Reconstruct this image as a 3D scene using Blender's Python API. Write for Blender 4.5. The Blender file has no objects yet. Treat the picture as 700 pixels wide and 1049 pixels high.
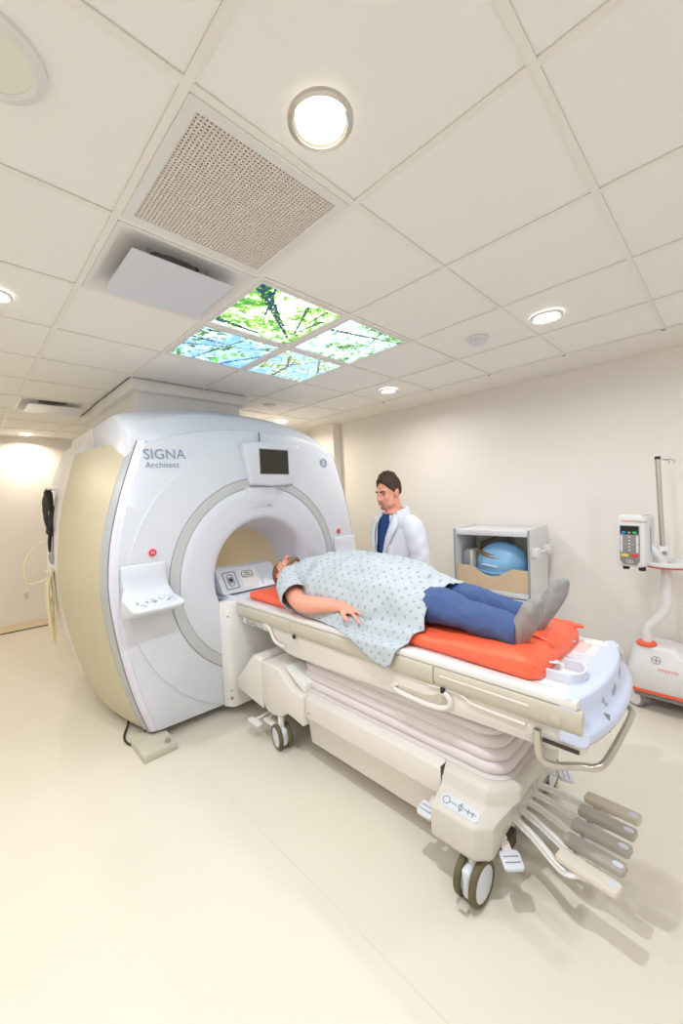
import bpy, bmesh, math, random
from math import sin, cos, pi, radians, sqrt, atan2, hypot
from mathutils import Vector, Matrix, noise

random.seed(7)
SC = bpy.context.scene
COL = SC.collection

# ------------------------------------------------------------------ camera
CAM_H = 1.68
cam_data = bpy.data.cameras.new('camera')
cam = bpy.data.objects.new('camera', cam_data)
COL.objects.link(cam)
cam_data.sensor_fit = 'VERTICAL'
cam_data.sensor_height = 24.0
cam_data.lens = 401.7 / 1049 * 24.0
cam_data.clip_start = 0.02
yaw, pitch, roll = radians(-44.585), radians(-2.151), radians(-2.416)
fwd = Vector((-sin(yaw) * cos(pitch), cos(yaw) * cos(pitch), sin(pitch)))
right = Vector((cos(yaw), sin(yaw), 0))
up = right.cross(fwd)
r2 = right * cos(roll) + up * sin(roll)
u2 = -right * sin(roll) + up * cos(roll)
m = Matrix((r2, u2, -fwd)).transposed().to_4x4()
m.translation = Vector((0, 0, CAM_H))
cam.matrix_world = m
SC.camera = cam

# ------------------------------------------------------------------ world, exposure
CEIL = 2.726
WALL_X, WALL_Y, WALL_XL, WALL_YF = 4.0, 7.12, -1.5, -1.8
w = bpy.data.worlds.new('world')
SC.world = w
w.use_nodes = True
w.node_tree.nodes['Background'].inputs[0].default_value = (1, 1, 1, 1)
w.node_tree.nodes['Background'].inputs[1].default_value = 0.0     # closed room
SC.view_settings.view_transform = 'Standard'
SC.view_settings.look = 'None'
SC.view_settings.exposure = 0.56
SC.view_settings.gamma = 1.0
SC.view_settings.use_curve_mapping = False
SC.cycles.max_bounces = 12
SC.cycles.diffuse_bounces = 8
SC.cycles.caustics_reflective = False
SC.cycles.caustics_refractive = False
SC.cycles.use_denoising = True
SC.cycles.sample_clamp_indirect = 6.0

# ------------------------------------------------------------------ seen lamp fittings, then added fill lamps: x, y, power, radius, colour
WARM = (1.0, 0.96, 0.90)
NEUT = (0.89, 0.945, 1.0)
AMBER = (1.0, 0.90, 0.74)
LAMP_GAIN = 0.30
DOWNLIGHTS = [
    (0.783, 0.812, 60, 0.076, NEUT, 180),
    (0.190, 2.504, 28, 0.060, NEUT, 165),
    (2.624, 0.817, 26, 0.075, NEUT, 165),
    (3.149, 2.456, 26, 0.075, WARM, 165),
    (3.180, 4.308, 36, 0.075, AMBER, 165),
    (0.762, 6.860, 23, 0.060, AMBER, 150),
    # unseen fill lamps, added outside the picture to flatten the light
    (-0.75, 2.504, 34, 0.075, WARM, 180),
    (-0.75, 5.200, 46, 0.075, AMBER, 180),
    (-0.75, 0.812, 16, 0.088, NEUT, 180),
    (-0.75, -0.90, 21, 0.088, NEUT, 180),
    (0.783, -0.90, 18, 0.088, NEUT, 180),
    (2.624, -0.90, 28, 0.088, NEUT, 180),
]


# ------------------------------------------------------------------ materials
def lin(c):
    return tuple((v / 12.92 if v <= 0.04045 else ((v + 0.055) / 1.055) ** 2.4) for v in c)


def hexc(r, g, b):
    return lin((r / 255, g / 255, b / 255))


def mat(name, rgb, rough=0.5, metal=0.0, var=0.03, scale=20.0, bump=0.0, bscale=80.0, coat=0.0, sss=0.0, spec=0.5):
    m = bpy.data.materials.new(name)
    m.use_nodes = True
    nt = m.node_tree
    b = nt.nodes['Principled BSDF']
    b.inputs['Roughness'].default_value = rough
    b.inputs['Metallic'].default_value = metal
    b.inputs['Coat Weight'].default_value = coat
    b.inputs['Specular IOR Level'].default_value = spec
    tc = nt.nodes.new('ShaderNodeTexCoord')
    n = nt.nodes.new('ShaderNodeTexNoise')
    n.inputs['Scale'].default_value = scale
    n.inputs['Detail'].default_value = 3
    nt.links.new(tc.outputs['Object'], n.inputs['Vector'])
    mix = nt.nodes.new('ShaderNodeMix')
    mix.data_type = 'RGBA'
    c = hexc(*rgb)
    mix.inputs[6].default_value = (*[v * (1 - var) for v in c], 1)
    mix.inputs[7].default_value = (*[min(1, v * (1 + var)) for v in c], 1)
    nt.links.new(n.outputs['Fac'], mix.inputs[0])
    nt.links.new(mix.outputs[2], b.inputs['Base Color'])
    if bump:
        n2 = nt.nodes.new('ShaderNodeTexNoise')
        n2.inputs['Scale'].default_value = bscale
        n2.inputs['Detail'].default_value = 4
        nt.links.new(tc.outputs['Object'], n2.inputs['Vector'])
        bp = nt.nodes.new('ShaderNodeBump')
        bp.inputs['Strength'].default_value = bump
        bp.inputs['Distance'].default_value = 0.01
        nt.links.new(n2.outputs['Fac'], bp.inputs['Height'])
        nt.links.new(bp.outputs['Normal'], b.inputs['Normal'])
    if sss:
        b.inputs['Subsurface Weight'].default_value = sss
        b.inputs['Subsurface Radius'].default_value = (0.01, 0.004, 0.002)
    m.diffuse_color = (*c, 1)
    return m


def emit(name, rgb, strength):
    m = bpy.data.materials.new(name)
    m.use_nodes = True
    b = m.node_tree.nodes['Principled BSDF']
    c = hexc(*rgb)
    b.inputs['Base Color'].default_value = (*c, 1)
    b.inputs['Emission Color'].default_value = (*c, 1)
    b.inputs['Emission Strength'].default_value = strength
    return m


M = dict(
    wall=mat('wall_paint', (230, 226, 221), .7, var=.01, bump=.03, bscale=300),
    tile=mat('ceiling_tile_board', (236, 235, 234), .85, var=.012, scale=60, bump=.06, bscale=400),
    bar=mat('grid_metal_paint', (232, 229, 225), .5, var=.01),
    floor=mat('floor_vinyl', (220, 214, 200), .42, var=.025, scale=3.0, bump=.02, bscale=200),
    seam=mat('floor_seam', (214, 204, 182), .6),
    dark=mat('dark_gap', (60, 52, 44), .8),
    paleprint=mat('pale_blue_print', (150, 160, 188), .5),
    bluewhite=mat('bluish_gloss_plastic', (196, 206, 232), .28, var=.008),
    white=mat('sky_tinted_white', (207, 211, 221), .32, var=.008),  # cool tint stands in for blue light from the sky panels
    white2=mat('white_moulding', (222, 221, 220), .38, var=.008),
    lilac=mat('lilac_trim', (214, 212, 228), .35, var=.01),
    greyblue=mat('greyblue_trim', (172, 180, 188), .35, var=.01),
    ringgrey=mat('ring_grey', (186, 190, 192), .35, var=.01),
    gap=mat('joint_grey', (142, 137, 141), .7),  # one mid grey for joints, slots and other small dark parts
    gold=mat('champagne_panel', (199, 192, 168), .46, metal=.2, var=.02, scale=8),
    cream=mat('cream_moulding', (218, 212, 206), .42, var=.01),
    beige=mat('beige_rail', (192, 185, 171), .42, var=.01),
    casing=mat('grey_beige_casing', (204, 199, 191), .4, var=.01),
    bore=mat('bore_liner', (226, 214, 186), .5, var=.01),
    bellows=mat('bellows_vinyl', (212, 204, 206), .55, var=.01),
    pedal=mat('grey_pedal', (168, 160, 154), .5, var=.02),
    pedal_l=mat('light_pedal', (212, 204, 192), .5, var=.02),
    pedal_m=mat('beige_pedal', (196, 188, 172), .5, var=.02),
    symbol=mat('grey_print', (140, 146, 152), .5),
    keygrey=mat('pale_key', (172, 182, 180), .5),
    blueprint=mat('blue_grey_print', (120, 140, 168), .5),
    screen=mat('dark_screen', (38, 34, 20), .5, var=.04),
    black=mat('black_plastic', (26, 25, 26), .45),
    red=mat('red_button', (208, 44, 60), .35),
    pink=mat('pink_ring', (226, 176, 182), .4),
    chrome=mat('polished_steel', (205, 200, 196), .16, metal=1.0, var=.01),
    steel=mat('brushed_steel', (206, 199, 192), .26, metal=1.0, var=.03),
    tyre=mat('olive_tyre', (92, 84, 56), .6),
    orange=mat('orange_vinyl', (252, 104, 70), .42, var=.03, scale=6, bump=.10, bscale=14),
    trousers=mat('blue_scrub_cloth', (66, 88, 136), .85, var=.10, scale=9, bump=.35, bscale=16),
    sock=mat('grey_sock_knit', (152, 150, 150), .95, var=.38, scale=26, bump=.5, bscale=260),
    socklight=mat('sock_cuff_knit', (214, 214, 212), .95),
    skin=mat('skin', (226, 160, 138), .55, var=.05, scale=18, sss=.12),
    lips=mat('lips', (186, 104, 96), .5),
    hair=mat('brown_hair', (66, 42, 28), .7, var=.35, scale=70, bump=.6, bscale=120),
    hairlight=mat('tawny_hair', (120, 84, 52), .7, var=.35, scale=70, bump=.6, bscale=120),
    beard=mat('grey_brown_beard', (128, 108, 84), .85, var=.35, scale=90, bump=.6, bscale=160),
    stubble=mat('stubble', (164, 112, 94), .75, var=.15, scale=120),
    eye=mat('eye_dark', (52, 36, 30), .3),
    coat=mat('white_coat_cloth', (214, 217, 228), .8, var=.015, bump=.2, bscale=14),
    scrub=mat('navy_scrub', (26, 62, 122), .85, var=.06, bump=.2, bscale=18),
    collarblue=mat('bright_blue_tee', (30, 92, 200), .8),
    shoe=mat('black_shoe', (30, 30, 34), .5),
    cab=mat('cabinet_laminate', (216, 217, 221), .45, var=.01),
    cabin=mat('cabinet_inner', (226, 222, 204), .6, var=.01),
    bin=mat('tan_bin_board', (214, 190, 158), .6, var=.04, scale=12),
    coilblue=mat('sky_blue_plastic', (140, 192, 234), .35, var=.02),
    coilgrey=mat('grey_coil_plastic', (150, 156, 160), .5, var=.03),
    coilband=mat('brown_strap', (150, 120, 84), .6),
    injwhite=mat('injector_white', (220, 219, 220), .35, var=.01),
    injgrey=mat('injector_panel_grey', (140, 138, 136), .45),
    orangered=mat('red_orange_trim', (232, 92, 50), .45),
    ledblue=mat('blue_key', (56, 150, 220), .4), ledgreen=mat('green_key', (70, 210, 110), .4),
    keyyellow=mat('yellow_key', (236, 206, 100), .4), keyred=mat('red_key', (226, 56, 62), .4),
    lens=emit('lamp_lens', (255, 250, 240), 6.0),
    offlens=mat('frosted_lens', (226, 227, 216), .5, var=.01),
    reflector=mat('lamp_reflector', (225, 222, 210), .25, metal=.5),
    mesh_plate=mat('perforated_plate', (214, 206, 200), .6),
    plenum=mat('plenum_grey', (176, 168, 164), .9),
    cord=mat('black_cord', (40, 30, 26), .55, var=.2, scale=30),
    wcord=mat('cream_cord', (222, 210, 176), .55),
    baseb=mat('base_cove', (222, 204, 176), .5),
    pad=mat('stone_pad', (192, 188, 172), .7, var=.08, scale=30),
    clear=mat('pink_reflect_tray', (226, 200, 196), .3, var=.02),  # pinkish reflection in the recess put into the base colour
)


# ------------------------------------------------------------------ geometry helpers : every helper returns (verts, faces)
def T(g, mtx):
    return [mtx @ Vector(v) for v in g[0]], g[1]


def join(*gs):
    V, F = [], []
    for v, f in gs:
        o = len(V)
        V += [Vector(p) for p in v]
        F += [tuple(i + o for i in q) for q in f]
    return V, F


def from_bm(bm):
    bm.verts.index_update()
    g = [v.co.copy() for v in bm.verts], [tuple(v.index for v in f.verts) for f in bm.faces]
    bm.free()
    return g


def bev(g, w, seg=2, ang=30):
    bm = bmesh.new()
    vs = [bm.verts.new(v) for v in g[0]]
    for f in g[1]:
        try:
            bm.faces.new([vs[i] for i in f])
        except ValueError:
            pass
    bmesh.ops.recalc_face_normals(bm, faces=bm.faces)
    bm.normal_update()
    ed = [e for e in bm.edges if len(e.link_faces) == 2 and e.calc_face_angle(0) > radians(ang)]
    bmesh.ops.bevel(bm, geom=ed, offset=w, segments=seg, profile=.5, affect='EDGES', clamp_overlap=True)
    return from_bm(bm)


def box(x0, x1, y0, y1, z0, z1, b=0.0, seg=2):
    v = [(x0, y0, z0), (x1, y0, z0), (x1, y1, z0), (x0, y1, z0), (x0, y0, z1), (x1, y0, z1), (x1, y1, z1), (x0, y1, z1)]
    f = [(3, 2, 1, 0), (4, 5, 6, 7), (0, 1, 5, 4), (1, 2, 6, 5), (2, 3, 7, 6), (3, 0, 4, 7)]
    g = ([Vector(p) for p in v], f)
    return bev(g, b, seg) if b else g


def loft(rings, cap0=True, cap1=True, closed=True, wrap=False):
    n = len(rings[0])
    V = [Vector(p) for r in rings for p in r]
    F = []
    R = len(rings)
    for i in range(R if wrap else R - 1):
        a, b = i * n, ((i + 1) % R) * n
        for j in range(n if closed else n - 1):
            k = (j + 1) % n
            F.append((a + j, a + k, b + k, b + j))
    if closed and not wrap:
        if cap0:
            F.append(tuple(range(n - 1, -1, -1)))
        if cap1:
            F.append(tuple((R - 1) * n + j for j in range(n)))
    return V, F


def frame(axis, hint=(0, 0, 1)):
    a = Vector(axis).normalized()
    h = Vector(hint)
    if abs(a.dot(h.normalized())) > .98:
        h = Vector((1, 0, 0)) if abs(a.x) < .9 else Vector((0, 1, 0))
    u = h.cross(a).normalized()
    return u, a.cross(u).normalized(), a


def cyl(c, axis, r, h, seg=24, r1=None, b=0.0):
    u, v, a = frame(axis)
    c = Vector(c)
    r1 = r if r1 is None else r1
    prof = [(r, 0), (r1, h)] if not b else [(r - b, 0), (r - b * .3, b * .3), (r, b), (r1, h - b), (r1 - b * .3, h - b * .3), (r1 - b, h)]
    rings = [[c + a * z + (u * cos(2 * pi * i / seg) + v * sin(2 * pi * i / seg)) * q for i in range(seg)] for q, z in prof]
    return loft(rings)


def lathe(c, axis, prof, seg=48, a0=0.0, a1=2 * pi, cap0=False, cap1=False, hint=(0, 0, 1)):
    u, v, a = frame(axis, hint)
    c = Vector(c)
    full = abs(a1 - a0 - 2 * pi) < 1e-6
    n = seg if full else seg + 1
    rings = [[c + a * z + (u * cos(a0 + (a1 - a0) * i / seg) + v * sin(a0 + (a1 - a0) * i / seg)) * q for i in range(n)] for q, z in prof]
    return loft(rings, cap0, cap1, closed=full)


def tube(pts, r, seg=10, closed=False, up=(0, 0, 1), flat=1.0, caps=True):
    pts = [Vector(p) for p in pts]
    n = len(pts)
    rr = r if isinstance(r, (list, tuple)) else [r] * n
    rings = []
    u = None
    for i in range(n):
        if closed:
            t = pts[(i + 1) % n] - pts[i - 1]
        else:
            t = pts[min(i + 1, n - 1)] - pts[max(i - 1, 0)]
        t.normalize()
        if u is None:
            u, v, _ = frame(t, up)
        else:
            u = (u - t * u.dot(t)).normalized()
            v = t.cross(u).normalized()
        q = rr[i]
        qa, qb = q if isinstance(q, (list, tuple)) else (q, q * flat)
        rings.append([pts[i] + u * (qa * cos(2 * pi * j / seg)) + v * (qb * sin(2 * pi * j / seg)) for j in range(seg)])
    return loft(rings, caps, caps, wrap=closed)


def spline(pts, n=8, closed=False):
    P = [Vector(p) for p in pts]
    L = len(P)
    out = []
    for i in range(L if closed else L - 1):
        p0 = P[(i - 1) % L] if (closed or i > 0) else P[0]
        p1 = P[i]
        p2 = P[(i + 1) % L]
        p3 = P[(i + 2) % L] if (closed or i + 2 < L) else P[-1]
        for k in range(n):
            t = k / n
            out.append(.5 * ((2 * p1) + (p2 - p0) * t + (2 * p0 - 5 * p1 + 4 * p2 - p3) * t * t + (3 * p1 - p0 - 3 * p2 + p3) * t ** 3))
    if not closed:
        out.append(P[-1])
    return out


def prism(outline, axis, d0, d1, b=0.0, seg=2):
    """outline: 2-D points in the plane perpendicular to axis ('x': (y,z), 'y': (x,z), 'z': (x,y))."""
    def mk(p, d):
        return {'x': (d, p[0], p[1]), 'y': (p[0], d, p[1]), 'z': (p[0], p[1], d)}[axis]
    g = loft([[Vector(mk(p, d0)) for p in outline], [Vector(mk(p, d1)) for p in outline]])
    return bev(g, b, seg) if b else g


def rrect(x0, x1, y0, y1, r, seg=5):
    out = []
    for cx, cy, a in ((x1 - r, y0 + r, -90), (x1 - r, y1 - r, 0), (x0 + r, y1 - r, 90), (x0 + r, y0 + r, 180)):
        for i in range(seg + 1):
            t = radians(a + 90 * i / seg)
            out.append((cx + r * cos(t), cy + r * sin(t)))
    return out


def frame_prism(out, inn, axis, d0, d1):
    n = len(out)
    def mk(p, d):
        return Vector({'x': (d, p[0], p[1]), 'y': (p[0], d, p[1]), 'z': (p[0], p[1], d)}[axis])
    rings = [[mk(p, d0) for p in out], [mk(p, d1) for p in out], [mk(p, d1) for p in inn], [mk(p, d0) for p in inn]]
    return loft(rings, wrap=True)


def ball(c, r, seg=20, rings=12):
    rx, ry, rz = r if isinstance(r, (tuple, list)) else (r, r, r)
    R = []
    for i in range(rings + 1):
        t = pi * i / rings
        q = max(sin(t), .001)
        R.append([Vector((c[0] + rx * q * cos(2 * pi * j / seg), c[1] + ry * q * sin(2 * pi * j / seg), c[2] - rz * cos(t))) for j in range(seg)])
    return loft(R)


def lerp_tab(tab, z):
    if z <= tab[0][0]:
        return tab[0][1]
    for (a, va), (b, vb) in zip(tab, tab[1:]):
        if z <= b:
            t = (z - a) / (b - a)
            return va + (vb - va) * t
    return tab[-1][1]


def smooth_tab(tab, z):
    zs = [p[0] for p in tab]
    if z <= zs[0]:
        return tab[0][1]
    if z >= zs[-1]:
        return tab[-1][1]
    for i in range(len(tab) - 1):
        if z <= zs[i + 1]:
            t = (z - zs[i]) / (zs[i + 1] - zs[i])
            def sl(k):
                if k == 0 or k == len(tab) - 1:
                    j = min(max(k, 0), len(tab) - 2)
                    return (tab[j + 1][1] - tab[j][1]) / (zs[j + 1] - zs[j])
                return (tab[k + 1][1] - tab[k - 1][1]) / (zs[k + 1] - zs[k - 1])
            h = zs[i + 1] - zs[i]
            m0, m1 = sl(i) * h, sl(i + 1) * h
            return ((2 * t ** 3 - 3 * t * t + 1) * tab[i][1] + (t ** 3 - 2 * t * t + t) * m0 + (-2 * t ** 3 + 3 * t * t) * tab[i + 1][1] + (t ** 3 - t * t) * m1)


# ------------------------------------------------------------------ objects
ORG = {}


def thing(name, label, cat, loc=(0, 0, 0), group=None):
    o = bpy.data.objects.new(name, None)
    o.empty_display_size = .1
    COL.objects.link(o)
    o.location = loc
    o['label'] = label
    o['category'] = cat
    if group:
        o['group'] = group
    ORG[o.name] = Vector(loc)
    return o


def obj(name, g, material, parent=None, smooth=35, label=None):
    me = bpy.data.meshes.new(name)
    base = ORG.get(parent.name, Vector()) if parent else Vector()
    me.from_pydata([Vector(v) - base for v in g[0]], [], [list(f) for f in g[1]])
    bm = bmesh.new()
    bm.from_mesh(me)
    bmesh.ops.recalc_face_normals(bm, faces=bm.faces)
    bm.to_mesh(me)
    bm.free()
    me.materials.append(material)
    if smooth:
        me.shade_smooth()
        me.set_sharp_from_angle(angle=radians(smooth))
    o = bpy.data.objects.new(name, me)
    COL.objects.link(o)
    if parent:
        o.parent = parent
        ORG[o.name] = base
    if label:
        o['label'] = label
    return o


def struct(name, g, material, parent=None, smooth=35):
    o = obj(name, g, material, parent, smooth)
    o['kind'] = 'structure'
    return o


def tag(o, label, cat, group=None):
    o['label'] = label
    o['category'] = cat
    if group:
        o['group'] = group
    return o


def fuse(name, gs, material, parent, voxel=.006, smooth_it=4, fac=.5):
    """joins overlapping closed shapes into ONE continuous skin (voxel remesh + smoothing)"""
    g = join(*gs)
    me = bpy.data.meshes.new(name + '_raw')
    me.from_pydata(g[0], [], [list(f) for f in g[1]])
    bm = bmesh.new(); bm.from_mesh(me); bmesh.ops.recalc_face_normals(bm, faces=bm.faces); bm.to_mesh(me); bm.free()
    o = bpy.data.objects.new(name + '_raw', me)
    COL.objects.link(o)
    r = o.modifiers.new('r', 'REMESH')
    r.mode = 'VOXEL'
    r.voxel_size = voxel
    if smooth_it:
        s = o.modifiers.new('s', 'SMOOTH')
        s.iterations = smooth_it
        s.factor = fac
    dg = bpy.context.evaluated_depsgraph_get()
    ev = o.evaluated_get(dg)
    m2 = bpy.data.meshes.new_from_object(ev)
    res = [v.co.copy() for v in m2.vertices], [tuple(p.vertices) for p in m2.polygons]
    bpy.data.objects.remove(o)
    bpy.data.meshes.remove(me)
    bpy.data.meshes.remove(m2)
    return obj(name, res, material, parent, smooth=80)


def text_geo(body, size, mtx, depth=.001, spacing=1.0, align='LEFT'):
    cu = bpy.data.curves.new('t', 'FONT')
    cu.body = body
    cu.size = size
    cu.extrude = depth
    cu.space_character = spacing
    cu.align_x = align
    cu.resolution_u = 3
    o = bpy.data.objects.new('t', cu)
    COL.objects.link(o)
    dg = bpy.context.evaluated_depsgraph_get()
    me = bpy.data.meshes.new_from_object(o.evaluated_get(dg))
    g = [mtx @ v.co for v in me.vertices], [tuple(p.vertices) for p in me.polygons]
    bpy.data.objects.remove(o)
    bpy.data.curves.remove(cu)
    bpy.data.meshes.remove(me)
    return g


def basis(origin, x, y):
    x = Vector(x).normalized()
    y = Vector(y)
    y = (y - x * x.dot(y)).normalized()
    z = x.cross(y)
    mm = Matrix((x, y, z)).transposed().to_4x4()
    mm.translation = Vector(origin)
    return mm


# ================================================================== SETTING
struct('floor', box(WALL_XL - .1, WALL_X + .1, WALL_YF - .1, WALL_Y + .1, -.1, 0), M['floor'])
struct('trim_1', box(1.020, 1.0225, -1.7, 2.80, 0, .0006), M['seam'], smooth=0)           # welded vinyl seam
struct('wall_back', box(WALL_XL - .1, WALL_X + .1, WALL_Y, WALL_Y + .1, 0, 3.0), M['wall'])
struct('wall_right', box(WALL_X, WALL_X + .1, WALL_YF, WALL_Y, 0, 3.0), M['wall'])
struct('wall_left', box(WALL_XL - .1, WALL_XL, WALL_YF, WALL_Y, 0, 3.0), M['wall'])
struct('wall_front', box(WALL_XL - .1, WALL_X + .1, WALL_YF - .1, WALL_YF, 0, 3.0), M['wall'])
struct('wall_pier', box(3.86, WALL_X, 4.02, 4.48, 0, CEIL), M['wall'])
bb = struct('baseboard_back', prism([(7.12, 0.012), (7.085, 0.012), (7.098, .03), (7.104, .10), (7.12, .10)], 'x', WALL_XL, WALL_X), M['baseb'])
struct('base_gap', box(WALL_XL, WALL_X, 7.07, 7.12, 0, .012), M['dark'], bb)
struct('baseboard_right', prism([(4.0, .0), (3.975, .0), (3.99, .02), (3.994, .09), (4.0, .09)], 'y', WALL_YF, WALL_Y), M['wall'])

# ceiling : slab, lay-in tiles and the metal grid
GX0, GY0, TS = .4715, .3545, .6096
XL = [GX0 + TS * i for i in range(-2, 5)] + [3.487]
YL = [GY0 + TS * j for j in range(-3, 12)]
ceil = struct('ceiling', box(WALL_XL - .1, WALL_X + .1, WALL_YF - .1, WALL_Y + .1, CEIL + .22, CEIL + .32), M['tile'])
struct('plaster_border', join(box(3.487, WALL_X, WALL_YF, WALL_Y, CEIL - .004, CEIL + .03),
                              box(WALL_XL, XL[0], WALL_YF, WALL_Y, CEIL - .004, CEIL + .03),
                              box(XL[0], 3.487, WALL_YF, YL[0], CEIL - .004, CEIL + .03),
                              box(XL[0], 3.487, YL[-1], WALL_Y, CEIL - .004, CEIL + .03)), M['wall'], ceil)
GX = lambda i: GX0 + TS * i
GY = lambda j: GY0 + TS * j
HOLES = {(0, 1), (0, 2), (0, 7), (1, 2), (1, 3), (2, 2), (2, 3)}
tile_me = {}
for i in range(-2, 5):
    for j in range(-3, 11):
        if (i, j) in HOLES:
            continue
        x0, x1, y0, y1 = GX(i), (GX(i + 1) if i < 4 else 3.487), GY(j), GY(j + 1)
        key = i == 4
        if key not in tile_me:
            ww = (x1 - x0) / 2
            t = struct('ceiling_tile', box(-ww + .009, ww - .009, -TS / 2 + .009, TS / 2 - .009, 0, .015, .003, 1), M['tile'], ceil)
            tile_me[key] = t
        else:
            t = tile_me[key].copy()
            COL.objects.link(t)
        t.location = ((x0 + x1) / 2, (y0 + y1) / 2, CEIL + .005)
# runners along y and cross bars along x
def bar_y(x, y0, y1):
    return join(box(x - .012, x + .012, y0, y1, CEIL - .002, CEIL + .004), box(x - .003, x + .003, y0, y1, CEIL + .004, CEIL + .03))


for k, x in enumerate(XL):
    for (a, b_) in ([(YL[0], YL[-1])] if k != 3 and k != 4 else [(YL[0], 3.47), (5.25, YL[-1])]):
        struct('grid_runner', bar_y(x, a, b_), M['bar'], ceil)
for y in YL:
    for i in range(len(XL) - 1):
        if 3.5 < y < 5.25 and i in (3, 4 - 1):
            continue
        x0, x1 = XL[i] + .012, XL[i + 1] - .012
        struct('grid_cross_bar', join(box(x0, x1, y - .012, y + .012, CEIL - .001, CEIL + .004)), M['bar'], ceil)
for x in XL[1:-1]:
    pass
for j in range(len(YL)):
    if YL[j] > -.3 and YL[j] < 3.0:
        struct('bar_end_shadow', box(3.478, 3.494, YL[j] - .010, YL[j] + .010, CEIL - .008, CEIL - .003), M['gap'], ceil)  # dark bits put in for the shadow where runners meet the wall angle

# boxed-in quench pipe between scanner and ceiling
hd = struct('ceiling_bulkhead', box(1.13, 2.09, 3.52, 5.2, 2.25, CEIL), M['white2'])
struct('bulkhead_lip', join(box(1.075, 2.165, 3.45, 5.26, CEIL - .095, CEIL - .002, .012)), M['white2'], hd)

# ================================================================== CEILING FITTINGS
# perforated return-air grille : plate pierced by a real lattice
x0, x1, y0, y1 = GX(0) + .013, GX(1) - .013, GY(1) + .013, GY(2) - .013
t = thing('return_air_grille', 'square white ceiling grille with grey perforated mesh, beside the round chrome downlight', 'grille', ((x0 + x1) / 2, (y0 + y1) / 2, CEIL))
obj('grille_frame', bev(frame_prism([(x0, y0), (x1, y0), (x1, y1), (x0, y1)], [(x0 + .035, y0 + .035), (x1 - .035, y0 + .035), (x1 - .035, y1 - .035), (x0 + .035, y1 - .035)], 'z', CEIL - .006, CEIL + .02), .003, 1), M['white2'], t)
N = 40
gs = []
fx0, fx1, fy0, fy1 = x0 + .035, x1 - .035, y0 + .035, y1 - .035
for k in range(N + 1):
    px = fx0 + (fx1 - fx0) * k / N
    py = fy0 + (fy1 - fy0) * k / N
    gs.append(box(px - .0034, px + .0034, fy0, fy1, CEIL - .002, CEIL + .010))
    gs.append(box(fx0, fx1, py - .0034, py + .0034, CEIL - .0018, CEIL + .010))
o = obj('mesh_plate', join(*gs), M['mesh_plate'], t, smooth=0)
o['kind'] = 'stuff'
obj('plenum', box(x0 + .01, x1 - .01, y0 + .01, y1 - .01, CEIL + .022, CEIL + .03), M['plenum'], t)


def plaque_diffuser(i, j, label):
    cx, cy = GX(i) + TS / 2, GY(j) + TS / 2
    t = thing('ceiling_air_diffuser', label, 'air diffuser', (cx, cy, CEIL), 'plaque air diffusers')
    def ring(h, z):
        return [Vector((cx + sx * h, cy + sy * h, z)) for sx, sy in rr(h)]
    def rr(h):
        return [(p[0], p[1]) for p in rrect(-1, 1, -1, 1, .22, 5)]
    def sq(h, z):
        pts = rrect(-1, 1, -1, 1, .04, 5)
        return [Vector((cx + a * h, cy + b * h, z)) for a, b in pts]
    obj('diffuser_frame', loft([sq(.292, CEIL + .012), sq(.292, CEIL - .004), sq(.272, CEIL - .003), ring(.262, CEIL + .004), ring(.235, CEIL + .022), ring(.17, CEIL + .040), ring(.11, CEIL + .048)], False, False), M['white2'], t, smooth=40)
    obj('inlet_throat', cyl((cx, cy, CEIL + .046), (0, 0, 1), .13, .03, 32), M['gap'], t)
    obj('centre_plate', box(cx - .222, cx + .222, cy - .205, cy + .205, CEIL - .035, CEIL - .028, .002, 1), M['white'], t)
    for sx in (-1, 1):
        for sy in (-1, 1):
            obj('hanger', cyl((cx + sx * .13, cy + sy * .12, CEIL - .03), (0, 0, 1), .005, .075, 8), M['steel'], t)
    return t


plaque_diffuser(0, 2, 'square white air diffuser with dropped centre plate, next to the perforated grille')
plaque_diffuser(0, 7, 'white air diffuser with dropped plate far back by the rear wall')

# backlit picture panels : trees and sky seen from below
import colorsys


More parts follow.
